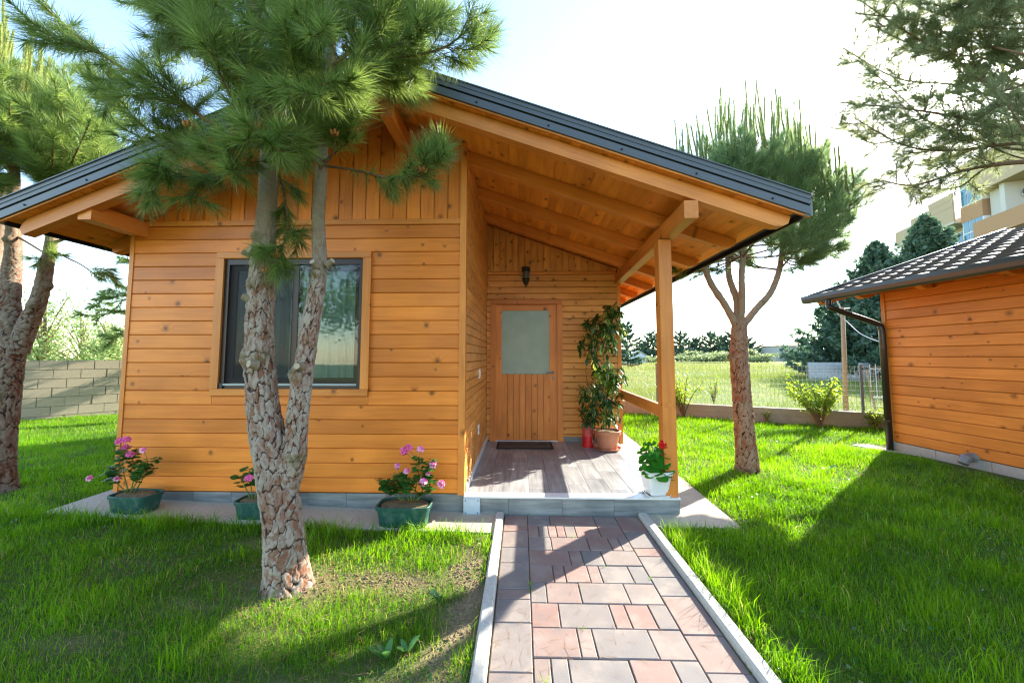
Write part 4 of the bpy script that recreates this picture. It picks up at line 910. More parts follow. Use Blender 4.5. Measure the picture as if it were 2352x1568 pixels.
# ---- pine reaching in at the top right; its trunk stands outside the picture
DR = 3.9
rt = thing('pine_tree', 'pine whose long branches hang into view at the upper right', 'tree', (5.0, 2.55, 0))
bark_stem('trunk', rt, BARK2, [(5.0, 2.55, -.05), (4.98, 2.6, 1.0), (4.95, 2.7, 2.2), (4.9, 2.8, 3.4), (4.9, 2.9, 5.6)], [.17, .14, .12, .09, .03], [1, 1, .8, .3, 0], 36, .03, .05, .12, .02, seed=51, flare=.04)
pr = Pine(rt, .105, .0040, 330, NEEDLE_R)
def Qr(x, y, Y=DR): return P(x, y, Y)
T1, T2, T3, T4 = Vector((4.93, 2.75, 2.95)), Vector((4.9, 2.8, 3.5)), Vector((4.9, 2.85, 4.1)), Vector((4.9, 2.9, 4.8))
RB = [(T1, [(2352, 372, 3.5), (2220, 390, 3.8), (2100, 425, 3.9), (2010, 412, 3.95)], .03, 14, (.2, .36)),
      (T1, [(2300, 375, 3.9), (2200, 430, 4.1), (2090, 430, 4.2)], .015, 8, (.15, .3)),
      (T1, [(2352, 330, 3.6), (2200, 345, 3.9), (2080, 335, 4.0), (1960, 270, 4.0)], .022, 18, (.2, .42)),
      (T2, [(2352, 290, 3.7), (2210, 270, 3.9), (2080, 250, 4.0), (1925, 235, 4.05)], .026, 18, (.25, .45)),
      (T2, [(2380, 270, 3.6), (2260, 180, 3.8), (2160, 120, 3.9), (2060, 60, 3.9), (1960, -10, 3.9)], .028, 20, (.22, .42)),
      (T2, [(2340, 230, 3.9), (2190, 195, 4.1), (2060, 180, 4.2), (1935, 110, 4.2)], .02, 18, (.25, .45)),
      (T3, [(2400, 150, 3.6), (2300, 140, 3.8), (2240, 30, 3.8), (2170, -60, 3.8)], .024, 16, (.25, .5)),
      (T3, [(2400, 120, 3.5), (2352, 40, 3.5), (2290, -40, 3.5)], .024, 15, (.3, .5)),
      (T3, [(2380, 100, 3.9), (2290, 60, 4.0), (2120, 20, 4.1), (2000, -60, 4.1)], .02, 16, (.25, .5)),
      (T4, [(2420, 0, 3.4), (2380, -60, 3.4), (2300, -150, 3.4)], .022, 14, (.3, .55)),
      (T1, [(2352, 310, 4.2), (2240, 300, 4.4), (2120, 305, 4.5), (2010, 330, 4.5), (1960, 300, 4.5)], .018, 15, (.22, .42)),
      (T2, [(2360, 200, 4.2), (2300, 150, 4.3), (2330, 60, 4.4), (2352, -20, 4.4)], .02, 14, (.3, .5)),
      (T1, [(2400, 360, 3.3), (2352, 300, 3.4), (2310, 240, 3.4), (2270, 250, 3.4)], .014, 10, (.2, .35)),
      (T2, [(2370, 330, 4.1), (2300, 320, 4.2), (2180, 365, 4.3), (2060, 385, 4.3)], .015, 12, (.2, .36)),
      (T1, [(2352, 345, 3.8), (2250, 320, 4.0), (2150, 290, 4.1), (2060, 215, 4.1), (1990, 150, 4.1)], .018, 16, (.22, .4)),
      (T2, [(2300, 215, 3.7), (2230, 120, 3.8), (2200, 20, 3.8)], .016, 12, (.25, .45))]
for k in range(16):
    x0, y0 = R.uniform(2040, 2400), R.uniform(-40, 340); RB.append((R.choice((T1, T2, T3)), [(x0+120, y0+R.uniform(-20, 60), R.uniform(3.5, 4.2)), (x0, y0+R.uniform(-10, 20), R.uniform(3.6, 4.5)), (x0-R.uniform(60, 150), y0-R.uniform(-10, 70), R.uniform(3.7, 4.6))], .012, 12, (.2, .4)))
for t, pts, r0, ns, sd in RB:
    pr.limb([t]+[Qr(*p) for p in pts], r0, .0035, nside=ns, side=sd, start=.35, up=.12, sub=3, tint=(.05, .7), bare=.45, flat=.7, droop=.05)
pr.finish()
print('pine shoots', pn.nsh, pm.nsh, pl_.nsh, pb.nsh, pr.nsh, [sum(len(b) for b in q.nd.b) for q in (pn, pm, pl_, pb, pr)])
# ================================================================== annexe on the right
cor = G(2046, 1011, .15); ud = ray(1134, 822); U = Vector((ud.x, ud.y, 0)).normalized(); Nn = Vector((U.y, -U.x, 0))   # U runs away from the camera, Nn into the house
def H(a, n, z): p = cor+U*a+Nn*n; return Vector((p.x, p.y, z))
def HM(a, n, z): p = H(a, n, z); return Matrix(((Nn.x, U.x, 0, p.x), (Nn.y, U.y, 0, p.y), (0, 0, 1, p.z), (0, 0, 0, 1)))   # local x into the house, y away, z up
annexe = thing('cabin', 'second timber cabin at the right edge with brown tiled roof', 'cabin', (cor.x, cor.y, 0))
ovh = .66; rr_ = ray(1860, 690); tt = (cor.dot(Nn)-ovh-0)/(rr_.x*Nn.x+rr_.y*Nn.y); tip = Vector((rr_.x*tt, rr_.y*tt, rr_.z*tt+CAM_H)); AF = (tip-cor).dot(U)
ZE = tip.z+.10                                   # top of the eaves
LEN = 6.6; WID = 6.4; SA = .33; zwall = ZE-.12+SA*ovh
print('annexe corner', cor, 'tip', tip, 'overhang far', AF, 'eaves', ZE)
body = put('wall', MB().box((.022, -LEN, -.1), (.12, -.03, zwall)).box((.12, -.12, -.1), (WID, -.02, zwall)).prism([(.03, zwall), (WID, zwall), (WID/2, zwall+SA*WID/2)], -.12, -.02).box((.12, -LEN, -.1), (WID, -LEN+.1, zwall)).mesh('wall'), DARKGAP, annexe, HM(0, 0, 0))
npk = 17; ph = (zwall-.02-.15)/npk
for i in range(npk):
    o = H(-.036, .022, .15+i*ph+.001); plank('plank', body, W_RIGHT, o, -U, (0, 0, 1), LEN-.05, ph-.0045, .022, .007)
plank('corner_board', body, W_RIGHT, H(.0, .022, .14), (0, 0, 1), -U, zwall-.1, .05, -.036, -.004)
plank('corner_board', body, W_BEAM, H(.0, -.002, .14), (0, 0, 1), Nn, zwall-.1, .08, -.02, -.003)
for i in range(11):
    put('plinth_block', MB().box((-.006, -(i+1)*.6+.003, -.1), (.03, -i*.6-.003, .142)).mesh(), CONC_G, body, HM(0, 0, 0))
ap = put('pavement', MB().box((-.28, -LEN, -.1), (0.0, .35, .012)).box((-.52, .0, -.1), (-.281, .35, .011)).mesh('pavement'), CONC, None, HM(0, 0, 0)); tag(ap, 'narrow concrete strip along the foot of the right hand cabin', 'pavement', kind='structure')
roofa = put('roof', MB().prism([(-ovh+.04, ZE-.07), (WID/2, ZE-.07+SA*(WID/2+ovh)), (WID+ovh, ZE-.07), (WID+ovh, ZE-.11), (WID/2, ZE-.11+SA*(WID/2+ovh)), (-ovh+.04, ZE-.11)], -LEN-.4, AF).mesh('roof'), METAL_D, annexe, HM(0, 0, 0))
sl_ = math.atan(SA); rl = (WID/2+ovh)/math.cos(sl_)
TILE = NT('roof_tile_paint'); TILE.base(TILE.mix(TILE.noise(TILE.obj(), 30, 3), (.10, .085, .075), (.17, .145, .13)), .7, .2)
def tile_mesh(w, L):
    n = 10; v = []; f = []
    for j, (y, lift) in enumerate(((0, .042), (L*.5, .022), (L+.03, .002))):
        for i in range(n+1):
            t = i/n; h = .020*(math.sin(math.pi*2*t-.6)*.5+.5)**1.4; v.append((t*w, y, h+lift))
    for j in range(2):
        for i in range(n): a = j*(n+1)+i; f.append((a, a+1, a+n+2, a+n+1))
    k = len(v)
    for i in range(n+1): x, y, z = v[i]; v.append((x, y+.004, .002))
    for i in range(n): f.append((i+1, i, k+i, k+i+1))
    m = bpy.data.meshes.new('roof_tile'); m.from_pydata(v, [], f); m.materials.append(TILE.m); m.polygons.foreach_set('use_smooth', [i < 2*n for i in range(len(f))]); return m
nt_r = 13; tLn = rl/nt_r; twd = .30; tm = tile_mesh(twd, tLn); ntc = int((LEN+.4+AF)/twd)
slope = Vector((math.cos(sl_), 0, math.sin(sl_)))
ntc_ = min(ntc, 23)
extra = MB()
for r in range(nt_r):
    for c in range(ntc):
        y = AF-c*twd-(twd/2 if r % 2 else 0); base = H(y, -ovh+r*tLn*math.cos(sl_), ZE-.065+r*tLn*math.sin(sl_))
        xl = -U; yl = (Nn*math.cos(sl_)+Vector((0, 0, math.sin(sl_)))); Mt = basis(base, xl, yl)
        if c < ntc_: put('roof_tile', tm, None, roofa, Mt)
        else: extra.add([v_.co for v_ in tm.vertices], [tuple(p_.vertices) for p_ in tm.polygons], Mt)
if extra.v: xo = put('roof_tiles', extra.mesh(), TILE.m, roofa); xo['kind'] = 'stuff'
put('verge_trim', MB().prism([(-ovh-.01, ZE-.13), (WID/2, ZE-.13+SA*(WID/2+ovh)), (WID/2, ZE+.0+SA*(WID/2+ovh)), (-ovh-.01, ZE+.0)], AF-.005, AF+.03).mesh(), GUT, roofa, HM(0, 0, 0))
# gutter: an open trough
gp = [(-.055, .055), (-.06, .0), (-.045, -.05), (-.01, -.075), (.03, -.075), (.06, -.05), (.065, .05), (.058, .05), (.052, -.045), (.025, -.066), (-.008, -.066), (-.038, -.045), (-.052, .0), (-.048, .055)]
put('gutter', MB().prism([(x-ovh-.05, z+ZE-.085) for x, z in gp], -LEN-.4, AF+.06).mesh(), GUT, roofa, HM(0, 0, 0))
put('gutter_end', MB().prism([(x-ovh-.05, z+ZE-.085) for x, z in gp[:7]], AF+.06, AF+.065).mesh(), GUT, roofa, HM(0, 0, 0))
put('eaves_board', MB().box((-ovh+.02, -LEN-.4, ZE-.13), (-ovh+.045, AF, ZE-.03)).mesh(), METAL_D, roofa, HM(0, 0, 0))
for i in range(12):
    s = i*.13; o = H(AF-.02, -ovh+.06+s*math.cos(sl_)+.125, ZE-.115+(s+.125)*math.sin(sl_))
    plank('soffit_board', roofa, W_RIGHT, H(AF-.02, -ovh+.06+s*math.cos(sl_), ZE-.116+s*math.sin(sl_)), -U, -(Nn*math.cos(sl_)+Vector((0, 0, math.sin(sl_)))) if False else (Nn*math.cos(sl_)+Vector((0, 0, math.sin(sl_)))), LEN+.35+AF, .126, -.02, -.004)
for a in [AF-.08]+[-.15-i*.85 for i in range(8)]:
    mm = MB().prism([(0.03, -.03), (.10, -.085), (.20, -.10), (.3, -.085), (.42, -.10), (1.2, -.10), (1.2, .0), (0.03, .0)], -.04, .04, 'Y')
    yl = Nn*math.cos(sl_)+Vector((0, 0, math.sin(sl_))); o = H(a, -ovh+.06, ZE-.138)
    put('rafter', mm.mesh('rafter'), W_RIGHT, roofa, basis(o, yl, U))
PIPE = plain('downpipe_brown', (.022, .016, .013), .32, .5)
pp = [H(AF-.42, -ovh-.05, ZE-.15), H(AF-.42, -ovh-.05, ZE-.24), H(AF-.46, -ovh+.0, ZE-.31), H(.02, -.12, ZE-.55), H(-.02, -.06, ZE-.63), H(-.03, -.055, ZE-.75), H(-.03, -.055, .0)]
pth = smooth_path(pp[:6], 30)+[pp[6]]
dp = put('downpipe', MB().tube(pth, .043, 14).mesh(), PIPE, annexe, smooth=True)
for zq in (1.6, .45): put('pipe_clip', MB().tube([H(-.03, -.055, zq), H(-.03, -.055, zq+.025)], .047, 14).mesh(), PIPE, dp)
el = P(2225, 1058, 4.9)
t_ = (cor.dot(Nn)-.01)/(ray(2235, 1050).x*Nn.x+ray(2235, 1050).y*Nn.y); ep = ray(2235, 1050)*t_; ez = max(.09, ep.z+CAM_H); ep = Vector((ep.x, ep.y, ez))
PVCG = plain('grey_pipe', (.17, .17, .18), .4, .5)
pe = thing('drain_elbow', 'short grey plastic drain elbow sticking out of the plinth of the right cabin', 'pipe', ep)
put('elbow', MB().tube(smooth_path([ep+Nn*.05, ep-Nn*.05, ep-Nn*.11+Vector((0, 0, -.02)), ep-Nn*.15+Vector((0, 0, -.075))], 12), .052, 16).mesh(), PVCG, pe, smooth=True)
put('collar', MB().tube([ep-Nn*.085, ep-Nn*.115+Vector((0, 0, -.018))], .059, 16).mesh(), PVCG, pe, smooth=True)
put('pipe_stub', MB().tube([ep+Nn*.1, ep-Nn*.03], .058, 16).mesh(), PVCG, pe, smooth=True)

# ================================================================== walls and fences
BLK = concrete('concrete_block', (.30, .245, .17), (.46, .39, .28), .35)
def block_wall(label, A, d, length, zb, rows, mat, bl=.40, bhh=.20, th=.18):
    nrm_ = Vector((-d.y, d.x, 0)); root = thing('block_wall', label, 'wall', (A.x, A.y, zb)); core = put('mortar', MB().box((0, .012, 0), (length, th-.012, rows*bhh-.004)).mesh(), plain('mortar', (.20, .18, .145), .95, .1, 0, .3, 40, .5), root, basis((A.x, A.y, zb), d, nrm_))
    cache = {}
    for r in range(rows):
        s = -(bl/2 if r % 2 else 0)
        while s < length:
            a, b = max(s, 0), min(s+bl, length); w = round(b-a-.012, 3)
            if w > .05:
                if w not in cache: cache[w] = MB().box((0, 0, 0), (w, th, bhh-.012)).mesh('block'); cache[w].materials.append(mat)
                put('block', cache[w], None, core, basis((A.x+d.x*(a+.006)+nrm_.x*R.uniform(-.005, .005), A.y+d.y*(a+.006)+nrm_.y*R.uniform(-.005, .005), zb+r*bhh), d, nrm_))
            s += bl
    return root
block_wall('rough grey concrete block wall behind the lawn on the far left', WALL_A-WD*3.0, WD, 9.4, -.02, 7, BLK)
# low concrete wall with wire fence
fstart = FENCE_A-FD*9.6; flen = 16.8
low = thing('low_wall', 'low board marked concrete wall under the wire mesh fence', 'wall', (FENCE_A.x, FENCE_A.y, 0))
LOWC = concrete('low_wall_concrete', (.27, .225, .17), (.42, .36, .28), .5)
for k in range(6):
    a = k*2.8; put('wall_section', MB().box((a+.003, 0, -.1), (a+2.797, .16, .155)).box((a+.003, .003, .158), (a+2.797, .16, .315)).mesh(), LOWC, low, basis(fstart, FD, (-FD.y, FD.x, 0)))
WIRE = plain('galvanised_wire', (.50, .53, .52), .45, .5, .3); POSTM = plain('fence_post_grey', (.20, .22, .24), .5, .4, .3)
fen = thing('wire_fence', 'welded wire mesh fence on grey posts before the field', 'fence', (FENCE_A.x, FENCE_A.y, .31)); fm = basis(fstart, FD, (-FD.y, FD.x, 0))
s = 1.15
while s < flen: put('fence_post', MB().box((s-.022, .06, .31), (s+.022, .105, 1.30)).mesh(), POSTM, fen, fm); s += 2.0
m = MB()
for i in range(int(flen/.075)): x = i*.075; m.box((x, .078, .33), (x+.005, .082, 1.27))
for j in range(10): z = .35+j*.1; m.box((0, .082, z), (flen, .087, z+.005))
w_ = put('wire_mesh', m.mesh(), WIRE, fen, fm); w_['kind'] = 'stuff'
# white railing farther right
rl0 = P(1998, 842, 10.4); rl_ = thing('metal_railing', 'white metal railing glimpsed between the wire fence and the right cabin', 'railing', (rl0.x, rl0.y, 0)); WHM = plain('white_metal', (.65, .66, .66), .5)
for j, z in enumerate((.35, 1.12)): put('rail', MB().box((0, 0, z), (2.4, .02, z+.02)).mesh(), WHM, rl_, Matrix.Translation((rl0.x, rl0.y, 0)))
for i in range(16): put('bar', MB().box((i*.15, .005, .1), (i*.15+.010, .016, 1.25)).mesh(), WHM, rl_, Matrix.Translation((rl0.x, rl0.y, 0)))
# pole with its cross arm, cable, leaning cane
PW = plain('pale_pole_wood', (.42, .30, .17), .8, .2, 0, .2, 25, .2)
q0 = P(1943, 948, 8.9); pz = P(1935, 706, 8.9).z; pol = thing('wooden_pole', 'thin pale wooden pole with a cross arm behind the fence', 'pole', (q0.x, q0.y, 0))
put('shaft', MB().tube([(q0.x, q0.y, -.1), (P(1935, 706, 8.9).x, 8.9, pz)], [.05, .04], 10).mesh(), PW, pol, smooth=True)
put('cross_arm', MB().tube([P(1902, 711, 8.9), P(1952, 708, 8.9)], .012, 6).mesh(), WHM, pol)
put('bracket', MB().tube([P(1920, 686, 8.8), P(1930, 705, 8.85), P(1925, 722, 8.85)], .014, 6).mesh(), WHM, pol)
put('insulator', MB().lathe([(.01, -.03), (.03, -.02), (.03, .02), (.01, .03)], 8, Matrix.Translation(P(1917, 708, 8.88))).mesh(), WHM, pol)
cb = put('cable', MB().tube(smooth_path([P(1918, 708, 8.9), P(1926, 722, 8.88), P(1945, 738, 8.8), P(1975, 765, 8.2), P(2015, 783, 7.4), P(2050, 790, 6.9)], 24), .008, 5).mesh(), WHM); tag(cb, 'white cable sagging from the wooden pole to the right cabin', 'cable')
cn = put('cane', MB().tube([P(2012, 948, 8.1), P(2001, 900, 8.15), P(1990, 848, 8.2)], [.018, .015, .012], 7).mesh(), PW); tag(cn, 'thin bare cane leaning against the wire fence', 'stick')

# ================================================================== far things
FARW = concrete('far_block', (.40, .42, .43), (.52, .54, .55), .2)
a0_ = P(1858, 870, 24); block_wall('pale grey block wall standing in the field', Vector((a0_.x, a0_.y, 0)), Vector((.98, -.2, 0)).normalized(), 5.6, -.1, 6, FARW)
def leaf_cloud(name, pts, size, tints, aspect=1.7):
    """small leaf faces, one quad each, at pts with random tilt"""
    n = len(pts); a = NR.normal(size=(n, 3)); a /= np.linalg.norm(a, axis=1)[:, None]; b = np.cross(a, NR.normal(size=(n, 3))); b /= np.linalg.norm(b, axis=1)[:, None]
    s = (size*NR.uniform(.6, 1.3, n))[:, None]; p = np.asarray(pts); v = np.stack([p-b*s/aspect*.5, p+a*s*.5-b*s*.02, p+b*s/aspect*.5+a*s*.1, p-a*s*.5], 1).reshape(-1, 3)
    return np_mesh(name, v, np.arange(4*n).reshape(-1, 4), {'tint': np.repeat(tints, 4)})
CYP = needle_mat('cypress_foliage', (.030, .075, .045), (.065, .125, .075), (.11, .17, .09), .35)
OLV = needle_mat('olive_foliage', (.10, .145, .06), (.19, .25, .10), (.28, .32, .15), .35)
LGT = needle_mat('light_foliage', (.10, .17, .05), (.20, .30, .09), (.33, .40, .15), .5)
SHRB = needle_mat('shrub_foliage', (.07, .15, .012), (.17, .28, .02), (.32, .40, .03), .55)
def conifer(label, x, y, h, rad, n, size, group=None, bare=.04, lean=0., z0=-.1, sharp=.9):
    root = thing('conifer_tree', label, 'tree', (x, y, z0), group=group)
    put('trunk', MB().tube([(x, y, z0-.2), (x, y, z0+h*.5), (x+lean, y, z0+h*.97)], [h*.022, h*.014, .02], 7).mesh(), TWIG, root)
    pts = []; ti = []
    nb_ = max(30, n//110)
    for k in range(nb_):
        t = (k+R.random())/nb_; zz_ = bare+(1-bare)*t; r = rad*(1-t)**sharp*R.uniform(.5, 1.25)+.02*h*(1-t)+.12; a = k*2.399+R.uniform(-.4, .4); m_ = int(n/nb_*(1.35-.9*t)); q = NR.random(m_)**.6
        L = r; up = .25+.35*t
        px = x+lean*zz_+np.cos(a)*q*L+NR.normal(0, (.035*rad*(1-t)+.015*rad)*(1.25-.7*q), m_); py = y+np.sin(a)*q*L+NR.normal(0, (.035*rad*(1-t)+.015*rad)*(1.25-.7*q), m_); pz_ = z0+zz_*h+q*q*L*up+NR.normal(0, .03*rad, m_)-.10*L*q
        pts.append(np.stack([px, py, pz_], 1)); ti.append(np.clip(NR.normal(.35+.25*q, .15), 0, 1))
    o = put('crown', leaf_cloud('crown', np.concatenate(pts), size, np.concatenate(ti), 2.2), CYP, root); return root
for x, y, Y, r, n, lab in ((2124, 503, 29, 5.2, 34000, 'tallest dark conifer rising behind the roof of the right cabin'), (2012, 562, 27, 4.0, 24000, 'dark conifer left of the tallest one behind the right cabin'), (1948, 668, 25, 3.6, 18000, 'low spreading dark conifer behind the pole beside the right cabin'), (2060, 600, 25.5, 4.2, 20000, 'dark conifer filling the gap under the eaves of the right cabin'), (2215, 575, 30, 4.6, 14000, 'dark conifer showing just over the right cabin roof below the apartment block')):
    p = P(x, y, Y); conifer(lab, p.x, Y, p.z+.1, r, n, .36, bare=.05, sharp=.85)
far_list = [(1440, 742, 52, 1.9, 'nearer'), (1476, 790, 120, 3.4, ''), (1497, 764, 122, 4.4, ''), (1528, 775, 118, 3.6, ''), (1563, 763, 120, 4.4, ''), (1596, 778, 121, 3.6, ''), (1630, 764, 119, 5.0, ''), (1655, 772, 122, 4.2, ''), (1680, 763, 120, 4.4, ''), (1715, 775, 121, 3.8, ''), (1862, 778, 105, 4.2, ''), (1885, 795, 107, 3.0, ''), (1412, 770, 121, 4.4, ''), (1380, 768, 122, 4.6, '')]
flab = ['slim dark tree at the porch corner, nearest of the field trees', 'small dark conifer beside the pale field shed', 'round dark conifer left of the porch post in the field row', 'dark field conifer half hidden by the porch post', 'dark field conifer right of the porch post', 'low dark conifer second right of the porch post', 'broadest dark conifer midway between porch post and pine trunk', 'dark conifer third left of the slender pine trunk', 'tall dark conifer directly left of the slender pine trunk', 'dark conifer behind the slender pine trunk', 'dark conifer right of the far white house', 'small dark conifer at the right of the far white house', 'dark field conifer behind the cabin wall edge', 'dark field conifer hidden by the cabin']
for (x, y, Y, r, _), lab in zip(far_list[:12], flab): 
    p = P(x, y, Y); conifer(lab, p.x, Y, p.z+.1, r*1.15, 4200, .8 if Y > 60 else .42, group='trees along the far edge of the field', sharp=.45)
def bush(label, x, y, Y, w, h, n, size, mat, name='bush', group=None, base=None, cat='bush'):
    p = base if base is not None else P(x, y, Y); root = thing(name, label, cat, (p.x, p.y, p.z), group=group); k = 7; c = NR.normal(size=(k, 3))*np.array([w*.28, w*.22, h*.2])+np.array([0, 0, h*.5]); i = NR.integers(0, k, n)
    pt = c[i]+NR.normal(size=(n, 3))*np.array([w*.14, w*.14, h*.13]); pt[:, 2] = np.abs(pt[:, 2]); pt += np.array(p)
    put('leaves', leaf_cloud('leaves', pt, size, np.clip(NR.normal(.5, .22, n), 0, 1)), mat, root); return root
blabs = ['pale olive bush right of the porch post at the field edge', 'pale olive bush left of the slender pine trunk at the field edge', 'wide olive bush between the two pale bushes in the field', 'small olive bush right of the slender pine trunk', 'green bush beside the far white house', 'olive bush under the dark conifer by the block wall', 'small olive bush left of the porch post', 'yellow green tree peeping out behind the slender pine trunk']
for (x, w, h, Y), lab in zip(((1597, 7, 4.2, 95), (1650, 8, 3.6, 92), (1625, 9, 2.8, 90), (1745, 7, 2.4, 95), (1838, 6, 3.2, 100), (1880, 7, 2.6, 80), (1500, 8, 2.4, 88), (1722, 4, 5.0, 100)), blabs):
    g = P(x, 826, Y); bush(lab, 0, 0, 0, w*.9, h*.66, 1500, .5, OLV, base=Vector((g.x, Y, .05)), group='bushes along the field edge')
# far ridge
m = MB(); v = []; f = []; nh = 70
for i in range(nh+1):
    X_ = -330+i*11.5; zt = 8.5+3.2*mnoise.noise((i*.23, 3.3, 0))+2.6*math.sin(i*.13+1)
    v += [(X_, 330+20*math.sin(i*.2), -1), (X_, 340, zt*.75+1.5*mnoise.noise((i*.9, 0, 0))), (X_, 360, zt), (X_, 420, -1)]
for i in range(nh):
    for j in range(3): a = i*4+j; f.append((a, a+4, a+5, a+1))
m.add(v, f); hl = put('hills', m.mesh(), plain('hazed_wooded_hill', (.06, .085, .085), .95, .1, 0, .35, .25), smooth=True); tag(hl, 'low wooded ridge on the horizon', 'hill', kind='structure')  # distance haze is put into the ridge's bluish colour, no air is built
# far white house and shed
WHW = plain('white_render', (.48, .48, .44), .8, .2); DKW = plain('dark_window', (.05, .06, .07), .3); REDR = plain('red_roof', (.30, .12, .07), .8)
p = P(1786, 822, 112); w = P(1841, 822, 112).x-p.x; hz_ = P(1800, 795, 112).z
fh = thing('house', 'long white flat roofed house at the far edge of the field', 'house', (p.x, 112, 0)); hw_ = put('wall', MB().box((0, 0, -.3), (w, 7, hz_)).mesh(), WHW, fh, Matrix.Translation((p.x, 112, 0)))
put('roof', MB().box((-.25, -.3, hz_), (w+.25, 7.2, hz_+.25)).mesh(), plain('flat_roof', (.35, .22, .16), .8), fh, Matrix.Translation((p.x, 112, 0)))
for r in range(2):
    for c in range(4): put('window', MB().box((.7+c*1.7, -.05, .8+r*1.9), (1.5+c*1.7, .1, 1.8+r*1.9)).mesh(), DKW, fh, Matrix.Translation((p.x, 112, 0)))
put('balcony', MB().box((.3, -.8, 2.15), (w*.55, -.02, 2.9)).mesh(), WHW, fh, Matrix.Translation((p.x, 112, 0)))
p = P(1449, 828, 85); sh = thing('shed', 'small pale gabled shed among the field trees left of the porch post', 'shed', (p.x, 85, 0)); TS = Matrix.Translation((p.x, 85, 0))
put('wall', MB().prism([(0, -.2), (3.4, -.2), (3.4, 1.6), (1.9, 2.5), (0, 1.5)], 0, 4).mesh(), plain('pale_blue_render', (.52, .56, .60), .8), sh, TS); put('roof', MB().prism([(-.2, 1.42), (1.9, 2.55), (3.6, 1.55), (3.6, 1.75), (1.9, 2.75), (-.2, 1.6)], -.2, 4.2).mesh(), CONC_G, sh, TS)
put('door', MB().box((1.3, -.06, -.1), (2.1, .05, 1.3)).mesh(), DKW, sh, TS)
# apartment block
AO = Vector((51.1, 49.5, 0)); AD = Vector((-.283, -.959, 0)).normalized(); AN = Vector((AD.y, -AD.x, 0))   # AN points out of the facade, towards the lawn
BEIGE = plain('beige_render', (.40, .32, .21), .85, .2); CREAM = plain('cream_render', (.44, .42, .34), .85, .2); TAN = plain('tan_render', (.36, .22, .12), .85, .2)
q = NT('blue_glass'); q.base((.05, .16, .22), .08, .8); BLUEG = q.m; FRW = plain('white_window_bar', (.7, .72, .72), .5)
AM = basis(AO, AD, AN)                            # local x along the facade towards the camera, y out, z up -> note handedness
AM = Matrix(((AD.x, AN.x, 0, AO.x), (AD.y, AN.y, 0, AO.y), (0, 0, 1, 0), (0, 0, 0, 1)))
apt = thing('apartment_building', 'beige and white apartment block with blue glass bays above the right cabin', 'building', (AO.x, AO.y, 0))
def ab(nm, a, b, mat, par=None): return put(nm, MB().box(a, b).mesh(nm), mat, par or apt, AM)
ab('wall', (0, -12, -.5), (24, -.3, 17.0), CREAM); ab('wall', (9.6, -12, 17.0), (24, -.3, 21.4), CREAM)
for k in range(6):
    zf_ = 16.4-k*3.1-.55
    ab('balcony', (.0, -.3, zf_), (9.4, 1.5, zf_+.25), CREAM); ab('parapet', (.0, 1.35, zf_+.25), (9.4, 1.5, zf_+1.9-.3*(k > 0)), BEIGE); ab('parapet', (.0, -.3, zf_+.25), (.15, 1.35, zf_+1.9-.3*(k > 0)), BEIGE)
    for s0 in (2.2, 6.2):
        wdo = ab('window', (s0, -.32, zf_-2.2), (s0+1.6, -.25, zf_-.5), FRW); ab('pane', (s0+.1, -.26, zf_-2.1), (s0+.75, -.23, zf_-.6), BLUEG, wdo); ab('pane', (s0+.85, -.26, zf_-2.1), (s0+1.5, -.23, zf_-.6), BLUEG, wdo)
ab('parapet', (3.0, 1.352, 17.75), (9.4, 1.52, 18.5), BEIGE); ab('parapet', (6.0, 1.354, 18.5), (9.4, 1.54, 19.2), BEIGE)
for k, (zb_, zt_) in enumerate(((17.4, 21.2), (13.2, 15.7), (9.0, 11.5), (4.8, 7.3))):
    by = ab('glass_bay', (9.7, -.3, zb_-.05), (12.2, 1.0, zt_+.05), FRW)
    for c in range(3):
        for r in range(2): ab('pane', (9.82+c*.79, .98, zb_+.05+r*(zt_-zb_)/2), (10.5+c*.79, 1.04, zb_+(r+1)*(zt_-zb_)/2-.06), BLUEG, by)
    for c in range(2): ab('pane', (9.66, -.2+c*.6, zb_+.06), (9.74, .32+c*.6, zt_-.06), BLUEG, by)
    ab('bay_panel', (9.65, -.3, zb_-1.75), (12.25, 1.06, zb_-.07), TAN)
ab('side_panel', (12.26, -.3, 17.9), (20, 1.7, 20.6), BEIGE); ab('side_panel', (12.26, -.3, 13.2), (20, 1.9, 14.9), TAN); ab('wall', (12.5, -.3, 14.9), (13.6, .6, 17.9), WHW); ab('wall', (14.4, -.3, 14.9), (14.9, 1.2, 17.9), WHW)
ab('roof_slab', (9.4, -12, 21.4), (24, 1.2, 21.8), BEIGE)
ac = ab('air_conditioner', (15.0, -.28, 16.4), (16.0, .1, 17.1), WHW); put('fan_grille', MB().lathe([(.3, 0), (.3, .05)], 14).mesh(), DKW, ac, AM @ Matrix.Translation((15.4, .1, 16.75)) @ Matrix.Rotation(-math.pi/2, 4, 'X'))
